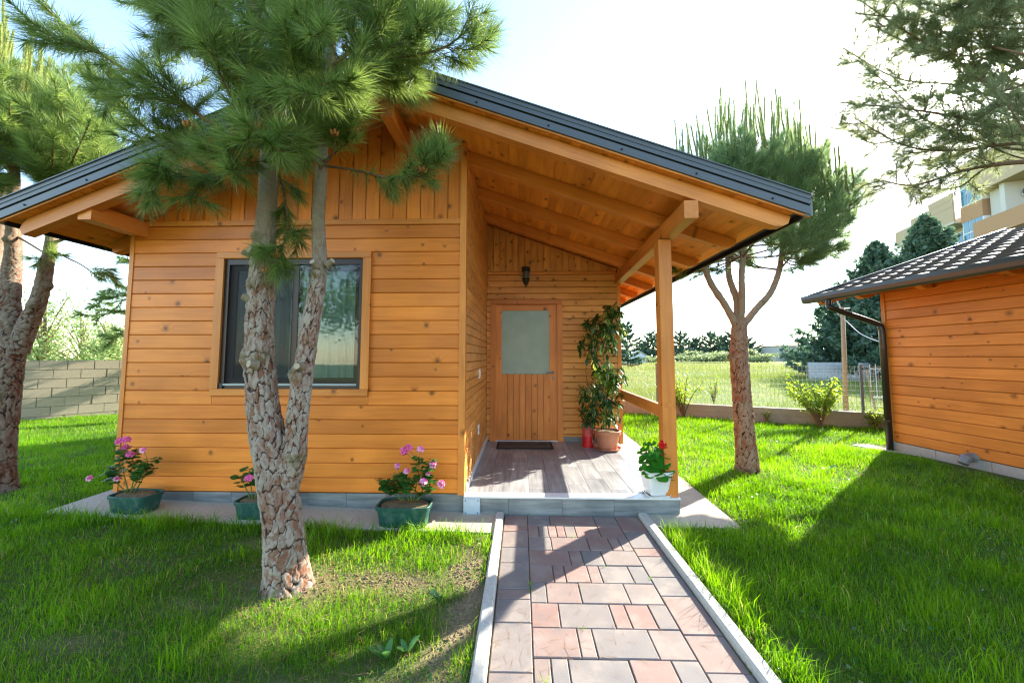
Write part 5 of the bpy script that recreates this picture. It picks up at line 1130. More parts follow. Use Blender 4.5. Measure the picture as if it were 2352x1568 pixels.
# light green trees beyond the block wall on the left
for x, y, Y, w, h, lab in ((95, 655, 19, 3.4, 5.2, 'tall light green tree just left beyond the block wall'), (185, 690, 21, 4.5, 4.4, 'light green tree above the middle of the block wall'), (258, 715, 20, 3.0, 3.8, 'small light green tree beside the cabin corner beyond the wall'), (20, 700, 23, 4.5, 4.2, 'light green tree behind the left edge pine')):
    p = P(x, 820, Y); root = thing('light_tree', lab, 'tree', (p.x, Y, 0), group='light green trees beyond the block wall'); mw = MB()
    pts = []
    for k in range(26):
        a = R.uniform(0, 6.28); zz_ = R.uniform(.25, 1)*h; rr2 = w*.55*math.sqrt(R.random())*(1.15-zz_/h*.6); e = Vector((p.x+rr2*math.cos(a), Y+rr2*math.sin(a), zz_)); b_ = Vector((p.x, Y, zz_*.45)); mw.tube([b_, b_.lerp(e, .5)+Vector((0, 0, .15)), e], [.04, .025, .01], 5, False)
        n = 130; t = NR.random(n); q_ = np.array(b_.lerp(e, .4))[None]*(1-t)[:, None]+np.array(e)[None]*t[:, None]; pts.append(q_+NR.normal(0, .26, (n, 3)))
    mw.tube([(p.x, Y, -.2), (p.x+.1, Y, h*.45), (p.x, Y, h*.8)], [.12, .08, .03], 7); put('trunk', mw.mesh(), TWIG, root); pts = np.concatenate(pts)
    put('leaves', leaf_cloud('leaves', pts, .17, np.clip(NR.normal(.55, .25, len(pts)), 0, 1), 2.6), LGT, root)
# shrubs at the fence
def shrub(label, base, w, h, nst, nleaf, size=.055, lean=0.):
    root = thing('shrub', label, 'shrub', base); mw = MB(); pts = []
    for k in range(nst):
        a = R.uniform(0, 6.28); e = base+Vector((math.cos(a)*w*.5*R.uniform(.3, 1)+lean, math.sin(a)*w*.4*R.uniform(.2, 1), h*R.uniform(.55, 1))); p1 = base.lerp(e, .45)+Vector((0, 0, h*.12)); path_ = smooth_path([base, p1, e], 9); mw.tube(path_, [.012*(1-i/9)+.003 for i in range(9)], 5, False)
        n = nleaf//nst; t = NR.uniform(.35, 1.02, n)*8; i = np.minimum(t.astype(int), 7); pa = np.array([tuple(q) for q in path_]); f_ = (t-i)[:, None]; pts.append(pa[i]*(1-f_)+pa[i+1]*f_+NR.normal(0, .055, (n, 3)))
    put('stem', mw.mesh(), TWIG, root); pts = np.concatenate(pts); put('leaves', leaf_cloud('leaves', pts, size, np.clip(NR.normal(.6, .25, len(pts)), 0, 1), 1.8), SHRB, root)
shrub('yellow green bushy shrub just right of the porch post by the low wall', G(1570, 957), 1.15, 1.05, 16, 1500, .06)
shrub('round yellow green shrub on a short stem in front of the low wall', G(1885, 982), 1.25, 1.05, 18, 1900, .06, -.08)
shrub('small green shrub at the far corner of the right cabin', G(2008, 985), .45, .35, 8, 350, .05)
shrub('tiny weedy shrub at the foot of the low wall beside the pine', G(1762, 970), .22, .28, 6, 120, .035)
shrub('thin green shrub beyond the fence right of the porch post', G(1640, 928, -.05), .7, .85, 9, 320, .05)
# garden trees behind the photographer, seen only in the window glass
for x, y, h, w, lab in ((-6.5, -9, 5.5, 4.2, 'leafy garden tree behind the photographer, mirrored at the left of the window'), (-2.0, -12, 6.5, 4.8, 'leafy garden tree behind the photographer, mirrored in the middle of the window'), (3.0, -11, 5.2, 4.0, 'leafy garden tree behind the photographer, mirrored at the right of the window')):
    root = thing('garden_tree', lab, 'tree', (x, y, 0), group='garden trees behind the photographer'); put('trunk', MB().tube([(x, y, -.1), (x, y, h*.6)], [.14, .06], 8).mesh(), TWIG, root)
    c = NR.normal(size=(14, 3))*np.array([w*.26, w*.26, h*.14])+np.array([x, y, h*.65]); i = NR.integers(0, 14, 5000); pts = c[i]+NR.normal(size=(5000, 3))*.38
    put('leaves', leaf_cloud('leaves', pts, .2, np.clip(NR.normal(.4, .25, 5000), 0, 1), 2.), SHRB, root)
# ================================================================== potted plants
GER = needle_mat('geranium_leaf', (.022, .085, .016), (.05, .15, .022), (.09, .20, .03), .3)
def leafmat(name, a, b, edge=None, trans=.35):
    q = NT(name); r = q.rnd(); c = q.mix(r, a, b); v = q.obj()
    if edge: 
        sp = q.n('ShaderNodeSeparateXYZ'); q.set(sp.inputs[0], v); ax = q.math('ABSOLUTE', sp.outputs[1])
        k = q.math('MULTIPLY', q.maprange(q.math('ADD', ax, q.math('MULTIPLY', q.noise(v, 40, 2), .012)), .014, .019), q.math('GREATER_THAN', q.math('FRACT', q.math('MULTIPLY', r, 7.13)), .55)); c = q.mix(k, c, edge)
    hs = q.n('ShaderNodeHueSaturation'); hs.inputs['Value'].default_value = 1.7; hs.inputs['Hue'].default_value = .485; q.set(hs.inputs['Color'], c)
    q.leafy(c, hs.outputs[0], trans, .38, .45); return q.m
L_GER = leafmat('geranium_leaf_surface', (.03, .105, .018), (.065, .19, .028)); L_RED = leafmat('bright_geranium_leaf', (.022, .15, .012), (.05, .25, .02)); L_YEL = leafmat('yellowed_leaf', (.35, .25, .04), (.45, .35, .07))
L_SCH = leafmat('variegated_leaf', (.018, .055, .016), (.05, .115, .02), (.42, .42, .06))
L_SCHY = leafmat('young_variegated_leaf', (.06, .16, .016), (.16, .28, .03), (.42, .46, .06), .5)
STEM = plain('green_stem', (.10, .16, .04), .6, .3); BROWNST = plain('brown_stem', (.12, .075, .04), .8, .2)
PINK = plain('pink_petal', (.75, .13, .33), .6, .2, 0, .3, 60); PALEP = plain('pale_pink_petal', (.82, .38, .55), .6, .2, 0, .25, 60); DARKP = plain('dark_petal_mark', (.22, .01, .08), .6, .2); REDP = plain('red_petal', (.62, .008, .008), .5, .3, 0, .2, 50)
def round_leaf(n=14, cup=.18, lobe=.07):
    v = [(0, 0, 0)]; f = []
    for ring, rr in ((1, .5), (2, 1.)):
        for i in range(n):
            a = .35+(2*math.pi-.7)*i/(n-1)-math.pi; r_ = rr*.5*(1+lobe*math.cos(a*7)*(ring-1)); v.append((r_*math.cos(a)+.12, r_*math.sin(a), cup*rr*rr*.5*(.6+.4*math.cos(a*3.))+.03*math.cos(a*7)*(ring-1)))
    for i in range(n-1): f += [(0, 1+i, 2+i), (1+i, 1+n+i, 2+n+i, 2+i)]
    m = bpy.data.meshes.new('leaf'); m.from_pydata(v, [], f); m.polygons.foreach_set('use_smooth', [True]*len(f)); return m
def oval_leaf(L=.10, W=.036):
    v = []; f = []; k = 6
    for i in range(k+1):
        t = i/k; w = W*.5*math.sin(math.pi*min(1, t*.92+.04))**.8 if 0 < i < k else .001; z = -.22*L*t*t; v += [(L*t, -w, z+.25*w), (L*t, 0, z), (L*t, w, z+.25*w)]
    for i in range(k): a = 3*i; f += [(a, a+3, a+4, a+1), (a+1, a+4, a+5, a+2)]
    m = bpy.data.meshes.new('leaf'); m.from_pydata(v, [], f); m.polygons.foreach_set('use_smooth', [True]*len(f)); return m
LM_GER = round_leaf(); LM_GER.materials.append(L_GER); LM_YEL = LM_GER.copy(); LM_YEL.materials[0] = L_YEL
LM_RED = round_leaf(18, .22, .04); LM_RED.materials.append(L_RED)
LM_SCH = oval_leaf(); LM_SCH.materials.append(L_SCH); LM_SCY = LM_SCH.copy(); LM_SCY.materials[0] = L_SCHY
def flower_mesh(mats, k=5, s=.022):
    v = []; f = []; mi = []
    for i in range(k):
        a = 2*math.pi*i/k; ca, sa = math.cos(a), math.sin(a); b = len(v)
        for x, y, z in ((0, 0, 0), (.55, -.42, .12), (1, -.30, .18), (1.08, 0, .16), (1, .30, .18), (.55, .42, .12)): v.append(((x*ca-y*sa)*s, (x*sa+y*ca)*s, z*s))
        f.append((b, b+1, b+2, b+3, b+4, b+5)); mi.append(1 if len(mats) > 2 and i < 2 else 0)
    b = len(v)
    for i in range(6): a = i*math.pi/3; v.append((.25*s*math.cos(a), .25*s*math.sin(a), .1*s))
    f.append(tuple(range(b, b+6))); mi.append(len(mats)-1)
    m = bpy.data.meshes.new('floret'); m.from_pydata(v, [], f)
    for q_ in mats: m.materials.append(q_)
    m.polygons.foreach_set('material_index', mi); return m
FL_PINK = flower_mesh([PINK, PINK, DARKP]); FL_PALE = flower_mesh([PALEP, PINK, DARKP]); FL_RED = flower_mesh([REDP, REDP], 5, .026)
def look(p, d, s, roll=0.):
    """matrix placing a leaf: local X along d, scaled"""
    d = Vector(d).normalized(); up = Vector((0, 0, 1)) if abs(d.z) < .95 else Vector((0, 1, 0)); y = up.cross(d).normalized(); M = basis(p, d, y) @ Matrix.Rotation(roll, 4, 'X'); return M @ Matrix.Scale(s, 4)
def flower_head(root, p, n, r, mesh, facing=(0, -.8, .5)):
    n = int(n*1.6); r *= 1.15
    """a ball of florets: flower > floret"""
    core = put('flower', MB().lathe([(.004, -.02), (.008, -.004), (.004, .006)], 6, Matrix.Translation(Vector(p))).mesh(), STEM, root)
    for i in range(n):
        d = (Vector((R.gauss(0, 1), R.gauss(0, 1), R.gauss(0, .8)+.3)).normalized()+Vector(facing)*.9).normalized(); put('floret', mesh, None, core, Matrix.Translation(Vector(p)+d*r*R.uniform(.6, 1.)) @ d.to_track_quat('Z', 'Y').to_matrix().to_4x4() @ Matrix.Scale(R.uniform(.8, 1.15), 4))
GREENP = NT('green_plastic'); v_ = GREENP.obj(); GREENP.base(GREENP.mix(GREENP.maprange(GREENP.noise(v_, 14, 4, .65), .45, .75), (.012, .075, .055), (.07, .13, .10)), .5, .4); GREENP = GREENP.m
def planter(label, cx, cy, L, W, Hh, rz):
    z0 = float(ground_z(cx, cy))+.013; root = thing('planter', label, 'planter', (cx, cy, z0), rz, 'green oblong planters along the front wall'); M = Matrix.Translation((cx, cy, z0)) @ Matrix.Rotation(rz, 4, 'Z')
    def oval(l, w, n=36): return [(math.copysign(abs(math.cos(a))**.42, math.cos(a))*l/2, math.copysign(abs(math.sin(a))**.42, math.sin(a))*w/2) for a in (2*math.pi*i/n for i in range(n))]
    lev = [(.86, .80, 0), (.875, .82, .012), (.90, .86, Hh*.38), (.905, .865, Hh*.40), (.955, .94, Hh*.80), (1.0, 1.0, Hh*.82), (1.01, 1.02, Hh*.98), (1., 1., Hh), (.95, .91, Hh), (.93, .89, Hh*.85)]
    v = []; f = []; n = 36
    for a, b, z in lev: v += [(x, y, z) for x, y in oval(L*a, W*b)]
    for j in range(len(lev)-1):
        for i in range(n): f.append((j*n+i, j*n+(i+1) % n, (j+1)*n+(i+1) % n, (j+1)*n+i))
    f.append(tuple(range(n-1, -1, -1))); m = bpy.data.meshes.new('tub'); m.from_pydata(v, [], f); put('tub', fixn(m), GREENP, root, M)
    m = MB().lathe([(.46*L, 0), (.44*L, .012), (.2*L, .022)], 24, Matrix.Translation((0, 0, Hh*.86)), (1, W/L)).mesh(); put('soil', m, SOIL, root, M); return root, M, z0+Hh*.9
def geranium(root, stems, nleaf, lsz, flowers, lm=LM_GER, dead=0):
    """stems: list of polylines; leaves on stalks along them"""
    mw = MB()
    for s_ in stems: mw.tube(smooth_path(s_, 10), [.006*(1-i/12) for i in range(10)], 6)
    for i in range(nleaf):
        s_ = smooth_path(R.choice(stems), 12); t = R.uniform(.25, 1.0)**.8; p = s_[min(11, int(t*11.99))]; a = R.uniform(0, 6.28); d = Vector((math.cos(a), math.sin(a), R.uniform(-.1, .8))); q_ = p+d.normalized()*R.uniform(.02, .055); mw.tube([p, q_], .0016, 4, False)
        put('leaf', LM_YEL if i < dead else lm, None, root, look(q_, (d.x, d.y, R.uniform(-.5, .25)), lsz*R.uniform(.6, 1.2), R.uniform(-.5, .5)))
    for p, n, r, fm in flowers: 
        b = min((smooth_path(s_, 8)[5] for s_ in stems), key=lambda q_: (q_-Vector(p)).length); mw.tube([b, b.lerp(Vector(p), .5)+Vector((0, 0, .01)), Vector(p)], .0022, 5); flower_head(root, p, n, r, fm)
    put('stem', mw.mesh(), STEM, root, smooth=True)
def FP(x, y, Y): return P(x, y, Y)
c1 = G(310, 1160, .1); r1, M1, zt1 = planter('green oblong planter of pink geraniums at the left end of the front wall', P(312, 1150, 3.36).x, 3.36, .38, .23, .15, -.08); Y1 = 3.36
geranium(r1, [[FP(295, 1130, Y1), FP(283, 1080, Y1), FP(282, 1030, Y1)], [FP(300, 1130, Y1), FP(310, 1080, Y1+.03), FP(300, 1040, Y1)], [FP(310, 1130, Y1), FP(335, 1085, Y1-.02), FP(350, 1055, Y1)], [FP(290, 1130, Y1), FP(262, 1100, Y1), FP(258, 1075, Y1)], [FP(300, 1130, Y1-.03), FP(320, 1095, Y1-.06), FP(325, 1070, Y1-.05)]], 190, .058,
    [(FP(275, 1013, Y1), 8, .022, FL_PINK), (FP(290, 1010, Y1), 8, .022, FL_PINK), (FP(289, 1028, Y1), 8, .022, FL_PINK), (FP(300, 1044, Y1-.03), 9, .024, FL_PINK), (FP(330, 1033, Y1), 3, .012, FL_PALE), (FP(207, 1098, Y1-.04), 5, .014, FL_PALE), (FP(268, 1098, Y1-.05), 2, .01, FL_PALE)])
c2 = G(590, 1170, .07); r2, M2, zt2 = planter('green planter with one pink bloom half hidden by the big pine trunk', -2.32, 3.36, .36, .22, .15, .03); Y2 = 3.34
geranium(r2, [[FP(575, 1145, Y2), FP(560, 1110, Y2), FP(552, 1095, Y2)], [FP(580, 1145, Y2), FP(575, 1105, Y2), FP(573, 1080, Y2)], [FP(585, 1145, Y2), FP(595, 1115, Y2), FP(610, 1090, Y2)], [FP(590, 1145, Y2), FP(640, 1115, Y2), FP(680, 1085, Y2)]], 100, .062, [(FP(571, 1099, Y2-.05), 10, .026, FL_PINK)])
c3 = G(940, 1185, .02); r3, M3, zt3 = planter('green oblong planter of pink and pale geraniums right of the window', c3.x, 3.36, .47, .27, .17, .0); Y3 = 3.36
geranium(r3, [[FP(930, 1150, Y3), FP(905, 1120, Y3), FP(880, 1105, Y3)], [FP(940, 1150, Y3), FP(925, 1110, Y3), FP(915, 1090, Y3)], [FP(950, 1150, Y3), FP(960, 1090, Y3), FP(965, 1055, Y3)], [FP(960, 1150, Y3), FP(980, 1100, Y3), FP(985, 1060, Y3)], [FP(945, 1150, Y3-.05), FP(940, 1120, Y3-.06), FP(930, 1105, Y3-.05)], [FP(955, 1150, Y3), FP(975, 1130, Y3), FP(990, 1110, Y3)], [FP(925, 1150, Y3-.03), FP(900, 1130, Y3-.04), FP(890, 1120, Y3-.03)]], 270, .058,
    [(FP(928, 1035, Y3), 10, .026, FL_PINK), (FP(938, 1028, Y3), 8, .022, FL_PINK), (FP(966, 1032, Y3), 6, .018, FL_PALE), (FP(994, 1066, Y3), 10, .024, FL_PALE), (FP(972, 1107, Y3-.05), 11, .027, FL_PALE), (FP(1013, 1112, Y3), 9, .024, FL_PALE), (FP(912, 1070, Y3), 4, .014, FL_PALE), (FP(935, 1083, Y3), 5, .016, FL_PALE), (FP(983, 1088, Y3), 3, .012, FL_PALE)], dead=4)
# white pot with a red geranium on the marble edge
WPOT = plain('white_pot_plastic', (.74, .74, .72), .35, .5, 0, .04, 8)
wpx = P(1505, 1110, YF+.1).x; wp_ = thing('flower_pot', 'square white pot with a red geranium standing before the porch post', 'plant pot', (wpx, YF+.09, FZ+.004))
MW = Matrix.Translation((wpx, YF+.09, FZ+.004)) @ Matrix.Rotation(.12, 4, 'Z'); HP = .235
def rsq(s, n=6, rad=.22):
    o = []
    for cx, cy, a0 in ((1, 1, 0), (-1, 1, 1), (-1, -1, 2), (1, -1, 3)):
        for i in range(n): a = (a0+i/(n-1))*math.pi/2; o.append((s*(cx*(1-rad)+rad*math.cos(a)), s*(cy*(1-rad)+rad*math.sin(a))))
    return o
v = []; f = []; lev = [(.080, .012), (.084, .03), (.112, HP-.035), (.122, HP-.03), (.125, HP), (.117, HP), (.110, HP-.04), (.08, HP-.05)]
for s_, z in lev: v += [(x, y, z) for x, y in rsq(s_)]
n = 24
for j in range(len(lev)-1):
    for i in range(n): f.append((j*n+i, j*n+(i+1) % n, (j+1)*n+(i+1) % n, (j+1)*n+i))
f += [tuple(range(n-1, -1, -1))]; m = bpy.data.meshes.new('pot'); m.from_pydata(v, [], f); put('pot', fixn(m), WPOT, wp_, MW)
v = []; f = []; lev = [(.098, 0), (.108, .02), (.104, .02), (.09, .008)]
for s_, z in lev: v += [(x, y, z) for x, y in rsq(s_)]
for j in range(3):
    for i in range(n): f.append((j*n+i, j*n+(i+1) % n, (j+1)*n+(i+1) % n, (j+1)*n+i))
f += [tuple(range(n-1, -1, -1))]; m = bpy.data.meshes.new('saucer'); m.from_pydata(v, [], f); put('saucer', fixn(m), WPOT, wp_, MW)
put('soil', MB().lathe([(.105, 0), (.1, .01), (.03, .015)], 16, MW @ Matrix.Translation((0, 0, HP-.045))).mesh(), SOIL, wp_)
YW = YF+.08; mw = MB(); ctr = Vector((wpx, YW, FZ+HP-.04))
for x, y, Y, s_ in ((1497, 1018, 0, .9), (1482, 1030, -.03, 1.), (1515, 1022, .03, .8), (1478, 1050, -.02, .9), (1500, 1040, -.06, 1.1), (1520, 1040, -.02, .9), (1488, 1070, -.05, 1.1), (1508, 1062, -.08, 1.1), (1527, 1062, -.05, 1.), (1492, 1090, -.08, .9), (1510, 1085, -.10, 1.), (1536, 1080, -.06, 1.), (1520, 1095, -.10, 1.15), (1505, 1050, .05, .9), (1475, 1075, 0, .8), (1530, 1045, .05, .8), (1538, 1095, -.03, .9), (1496, 1056, -.02, .9), (1485, 1018, .03, .7), (1476, 1040, -.05, 1.), (1490, 1048, -.08, 1.1), (1512, 1050, -.09, 1.1), (1500, 1075, -.10, 1.2), (1520, 1072, -.09, 1.15), (1486, 1085, -.07, 1.), (1530, 1088, -.08, 1.1), (1503, 1028, -.04, 1.), (1516, 1036, -.05, 1.), (1480, 1060, -.06, 1.1), (1526, 1050, -.07, 1.)):
    p = FP(x, y, YW+Y); mw.tube(smooth_path([ctr+Vector((R.uniform(-.03, .03), R.uniform(-.03, .03), 0)), ctr.lerp(p, .6)+Vector((0, 0, .01)), p], 6), .0026, 5, False); d = (p-ctr); put('leaf', LM_RED, None, wp_, look(p, (d.x+R.uniform(-.05, .05), d.y-.10, R.uniform(-.16, -.02)), .098*s_, R.uniform(-.4, .4)))
fp = FP(1524, 1022, YW-.03); mw.tube(smooth_path([ctr, ctr.lerp(fp, .6), fp], 8), .003, 6); put('stem', mw.mesh(), STEM, wp_, smooth=True); flower_head(wp_, fp, 26, .034, FL_RED)
# terracotta pot with the tall variegated plant
TERR = plain('terracotta', (.42, .17, .095), .6, .3, 0, .15, 9); tx = P(1394, 1000, 5.45).x; TY = 5.42
tp = thing('potted_plant', 'tall variegated leafy plant climbing from a terracotta pot in the porch corner', 'potted plant', (tx, TY, FZ))
MT = Matrix.Translation((tx, TY, FZ)); put('saucer', MB().lathe([(.14, 0), (.175, .012), (.19, .035), (.18, .035), (.165, .016), (.02, .012)], 28, MT).mesh(), TERR, tp, smooth=False)
put('pot', MB().lathe([(.125, .014), (.13, .02), (.165, .215), (.183, .218), (.188, .225), (.190, .268), (.184, .274), (.168, .272), (.160, .235), (.05, .23)], 32, MT).mesh(), TERR, tp); put('soil', MB().lathe([(.16, .23), (.14, .245), (.04, .25)], 20, MT).mesh(), SOIL, tp)
def TPp(x, y, Y=TY): return P(x, y, Y)
stems = [[(1390, 975), (1385, 900), (1388, 830), (1380, 770), (1385, 720)], [(1395, 975), (1370, 920), (1350, 880), (1345, 850)], [(1390, 975), (1410, 900), (1420, 860)], [(1392, 975), (1395, 900), (1400, 860), (1390, 840)], [(1385, 860), (1365, 810), (1350, 790)], [(1384, 800), (1400, 740), (1415, 725)], [(1390, 970), (1360, 950), (1350, 940)], [(1392, 970), (1405, 945), (1400, 960)]]
mw = MB()
for s_ in stems: mw.tube(smooth_path([TPp(*q_) for q_ in s_], 12), [.011*(1-i/15) for i in range(12)], 6)
rosettes = []
for (x, y, wx, wy, n, yl) in ((1408, 715, 20, 16, 7, .25), (1398, 745, 34, 22, 11, .1), (1372, 755, 26, 18, 6, 0), (1380, 785, 34, 18, 7, 0), (1352, 800, 20, 10, 3, 0), (1368, 812, 22, 12, 2, .1), (1380, 842, 28, 14, 5, .7), (1400, 865, 34, 18, 7, .8), (1418, 872, 16, 18, 4, .8), (1385, 885, 40, 18, 8, .35), (1360, 905, 28, 18, 5, .1), (1375, 930, 40, 20, 8, .05), (1405, 925, 28, 22, 6, .1), (1355, 955, 22, 16, 4, 0), (1400, 960, 24, 12, 4, .1), (1372, 962, 26, 12, 4, .1)):
    for k in range(int(n*2.1)): rosettes.append((TPp(x+R.uniform(-wx, wx), y+R.uniform(-wy, wy), TY+R.uniform(-.16, .14)), R.random() < yl))
allp = [q_ for s_ in stems for q_ in smooth_path([TPp(*z_) for z_ in s_], 12)]
cnt = 0; rest = MB(); rosettes.sort(key=lambda q_: q_[0].y)
for p, yl in rosettes:
    b = min(allp, key=lambda q_: (q_-p).length+(.25 if q_.z > p.z else 0)); mw.tube([b, b.lerp(p, .6)+Vector((0, 0, .012)), p], .0022, 4, False); k = R.choice((5, 6, 6, 7)); a0 = R.uniform(0, 6.28); ax = (p-b).normalized()+Vector((0, -.35, .2))
    qz = ax.to_track_quat('Z', 'Y')
    for i in range(k):
        a = a0+2*math.pi*i/k; d = qz @ Vector((math.cos(a), math.sin(a), .15)); d.z -= .25; Ml = look(p, d, R.uniform(.85, 1.35), R.uniform(-.4, .4)); cnt += 1
        if cnt <= 290: put('leaf', LM_SCY if yl else LM_SCH, None, tp, Ml)
        else: rest.add([v_.co for v_ in LM_SCH.vertices], [tuple(p_.vertices) for p_ in LM_SCH.polygons], Ml)
put('stem', mw.mesh(), BROWNST, tp, smooth=True)
ro = put('leaves', rest.mesh(), leafmat('inner_leaf', (.022, .07, .018), (.05, .12, .022)), tp, smooth=True); ro['kind'] = 'stuff'
# fire extinguisher behind the pot
ex = P(1350, 1000, 5.58).x; EX = thing('fire_extinguisher', 'red fire extinguisher standing behind the terracotta pot', 'fire extinguisher', (ex, 5.58, FZ)); ME = Matrix.Translation((ex, 5.58, FZ)); REDM = plain('red_paint', (.55, .012, .015), .3, .5, 0, .05)
put('body', MB().lathe([(.076, 0), (.078, .01), (.078, .35), (.070, .395), (.045, .425), (.022, .44), (.022, .455)], 24, ME).mesh(), REDM, EX, smooth=False); put('foot_ring', MB().lathe([(.083, .001), (.083, .05), (.079, .05)], 24, ME).mesh(), REDM, EX); put('valve', MB().lathe([(.018, .45), (.02, .48), (.012, .50)], 12, ME).mesh(), ALU, EX)
put('lever', MB().box((-.012, -.11, .485), (.012, .01, .497), ME).box((-.012, -.10, .515), (.012, .01, .525), ME).mesh(), PVC_B, EX); put('hose', MB().tube(smooth_path([ME @ Vector((.01, -.01, .47)), ME @ Vector((.08, -.03, .44)), ME @ Vector((.09, -.03, .25)), ME @ Vector((.082, -.03, .1))], 14), .009, 8).mesh(), PVC_B, EX)
put('label_band', MB().lathe([(.0786, .16), (.0788, .161), (.0788, .28), (.0786, .281)], 24, ME).mesh(), plain('label_paper', (.55, .08, .07), .6), EX)
# ================================================================== grass
def blades(name, x, y, z, h, w, lean, tint, mat, label, cat, segs=True):
    n = len(x); a = NR.uniform(0, 2*np.pi, n); la = NR.uniform(0, 2*np.pi, n)
    wx, wy = np.cos(a)*w/2, np.sin(a)*w/2; lx, ly = np.cos(la)*lean*h, np.sin(la)*lean*h
    b = np.stack([x, y, z-.01], 1); W = np.stack([wx, wy, 0*wx], 1); Ld = np.stack([lx, ly, 0*lx], 1)
    mid = b+Ld*.32+np.stack([0*h, 0*h, h*.62], 1); top = b+Ld+np.stack([0*h, 0*h, h*np.sqrt(np.clip(1-.35*lean**2, .2, 1))], 1)
    if segs:
        v = np.stack([b-W, b+W, mid-W*.8, mid+W*.8, top], 1).reshape(-1, 3); k = np.arange(n)[:, None]*5; t = (k[:, None, :]+np.array([[0, 1, 3], [0, 3, 2], [2, 3, 4]])[None]).reshape(-1, 3); rep = 5
    else:
        v = np.stack([b-W, b+W, top], 1).reshape(-1, 3); t = np.arange(3*n).reshape(-1, 3); rep = 3
    m = np_mesh(name, v, t, {'tint': np.repeat(tint, rep)}); o = put(name, m, mat); tag(o, label, cat, kind='stuff'); return o
def grass_ok(x, y):
    ok = in_plot(x, y)
    ok &= ~((x > -.245) & (x < 1.165) & (y < YF+.05))
    ok &= ~((x > -4.17-.02*np.sin(y*5)) & (x < -.2) & (y > 3.215+.03*np.sin(x*6)) & (y < 9.2))
    ok &= ~((x > -.6) & (x < 1.9+.02*np.sin(y*9)+(y-3.35)*.016) & (y > 3.35+.02*np.sin(x*14)) & (y < 9.2))
    ux = (x-cor.x)*U.x+(y-cor.y)*U.y; un = (x-cor.x)*Nn.x+(y-cor.y)*Nn.y
    ok &= ~((un > -.26+.03*np.sin(ux*7)) & (ux < .34)); ok &= ~((un > -.52) & (ux > -.03) & (ux < .36))
    for tx, ty, tr in ((-1.46, 2.44, .15), (2.91, 5.02, .13), (-5.15, 3.75, .13)): ok &= (x-tx)**2+(y-ty)**2 > tr*tr
    return ok
X_, Y_ = [], []
for (ya, yb, dens) in ((.9, 1.6, 10000), (1.6, 2.4, 14000), (2.4, 3.3, 11500), (3.3, 4.5, 8000), (4.5, 6.5, 5000), (6.5, 9.5, 3000), (9.5, 13.5, 900)):
    xa, xb = max(-14, -1.55*yb-1.2), min(9.6, 1.5*yb+1.2)
    n = int((xb-xa)*(yb-ya)*dens); x = NR.uniform(xa, xb, n); y = NR.uniform(ya, yb, n)
    bare = bare_amount(x, y); clump = np.sin(x*5.1+2*np.sin(y*3.3))*np.sin(y*6.3+1.7*np.sin(x*4.1)); patch = np.sin(x*1.9+1)*np.sin(y*2.3+x)
    keep = grass_ok(x, y) & (NR.random(n) < np.clip((.78+.25*clump+.12*patch)*(1-.97*bare), .03, 1)) & ((x > -3.9+0*y) | (y < 30))
    X_.append(x[keep]); Y_.append(y[keep])
x = np.concatenate(X_); y = np.concatenate(Y_); n = len(x); bare = bare_amount(x, y)
clump = np.sin(x*5.1+2*np.sin(y*3.3))*np.sin(y*6.3+1.7*np.sin(x*4.1))
h = np.clip(NR.gamma(5, .0090, n), .012, .11)*(1+.3*clump)*(1-.45*bare)*(1+.25*(x > 1.2)); edge = ((np.abs(y-3.2) < .14) & (x < -.3)) | ((np.abs(x-1.22) < .08) & (y < 3.4)); h = np.where(edge, h*1.45, h)
w = np.clip(.0030+.0010*(y-2), .0027, .010)*NR.uniform(.7, 1.35, n); lean = np.abs(NR.normal(.45, .38, n))
tint = np.clip(NR.normal(.42, .20, n)+.1*clump, 0, .99); dry = NR.random(n) < .035+.25*bare; tint = np.where(dry, NR.uniform(1.1, 1.4, n), tint)
nr = y < 4.6
blades('grass', x[nr], y[nr], ground_z(x[nr], y[nr]), h[nr], w[nr], lean[nr], tint[nr], GRASS, 'short green lawn grass around the path and the big pine', 'grass')
nr = ~nr; blades('grass', x[nr], y[nr], ground_z(x[nr], y[nr]), h[nr], w[nr]*1.15, lean[nr], tint[nr], GRASS, 'short green lawn grass farther back by the fence and the block wall', 'grass', False); print('lawn blades', n)
# tall, bent blades scattered along edges and in tufts
tx, ty = [], []
for k in range(130):
    if k < 45: cx, cy = R.uniform(-4.1, -.3), R.uniform(3.02, 3.2)
    elif k < 75: cx, cy = R.uniform(1.18, 1.34), R.uniform(1.2, 3.3)
    else: cx, cy = R.uniform(-3, 4.5), R.uniform(1.3, 4.5)
    m_ = R.randint(8, 26); tx.append(NR.normal(cx, .035, m_)); ty.append(NR.normal(cy, .03, m_))
x = np.concatenate(tx); y = np.concatenate(ty); k = grass_ok(x, y); x, y = x[k], y[k]; n = len(x)
blades('grass_tufts', x, y, ground_z(x, y), NR.uniform(.09, .19, n), NR.uniform(.003, .0055, n), np.abs(NR.normal(.5, .25, n)), np.clip(NR.normal(.55, .2, n), 0, .95), GRASS, 'taller grass tufts along the edges of the lawn', 'grass')
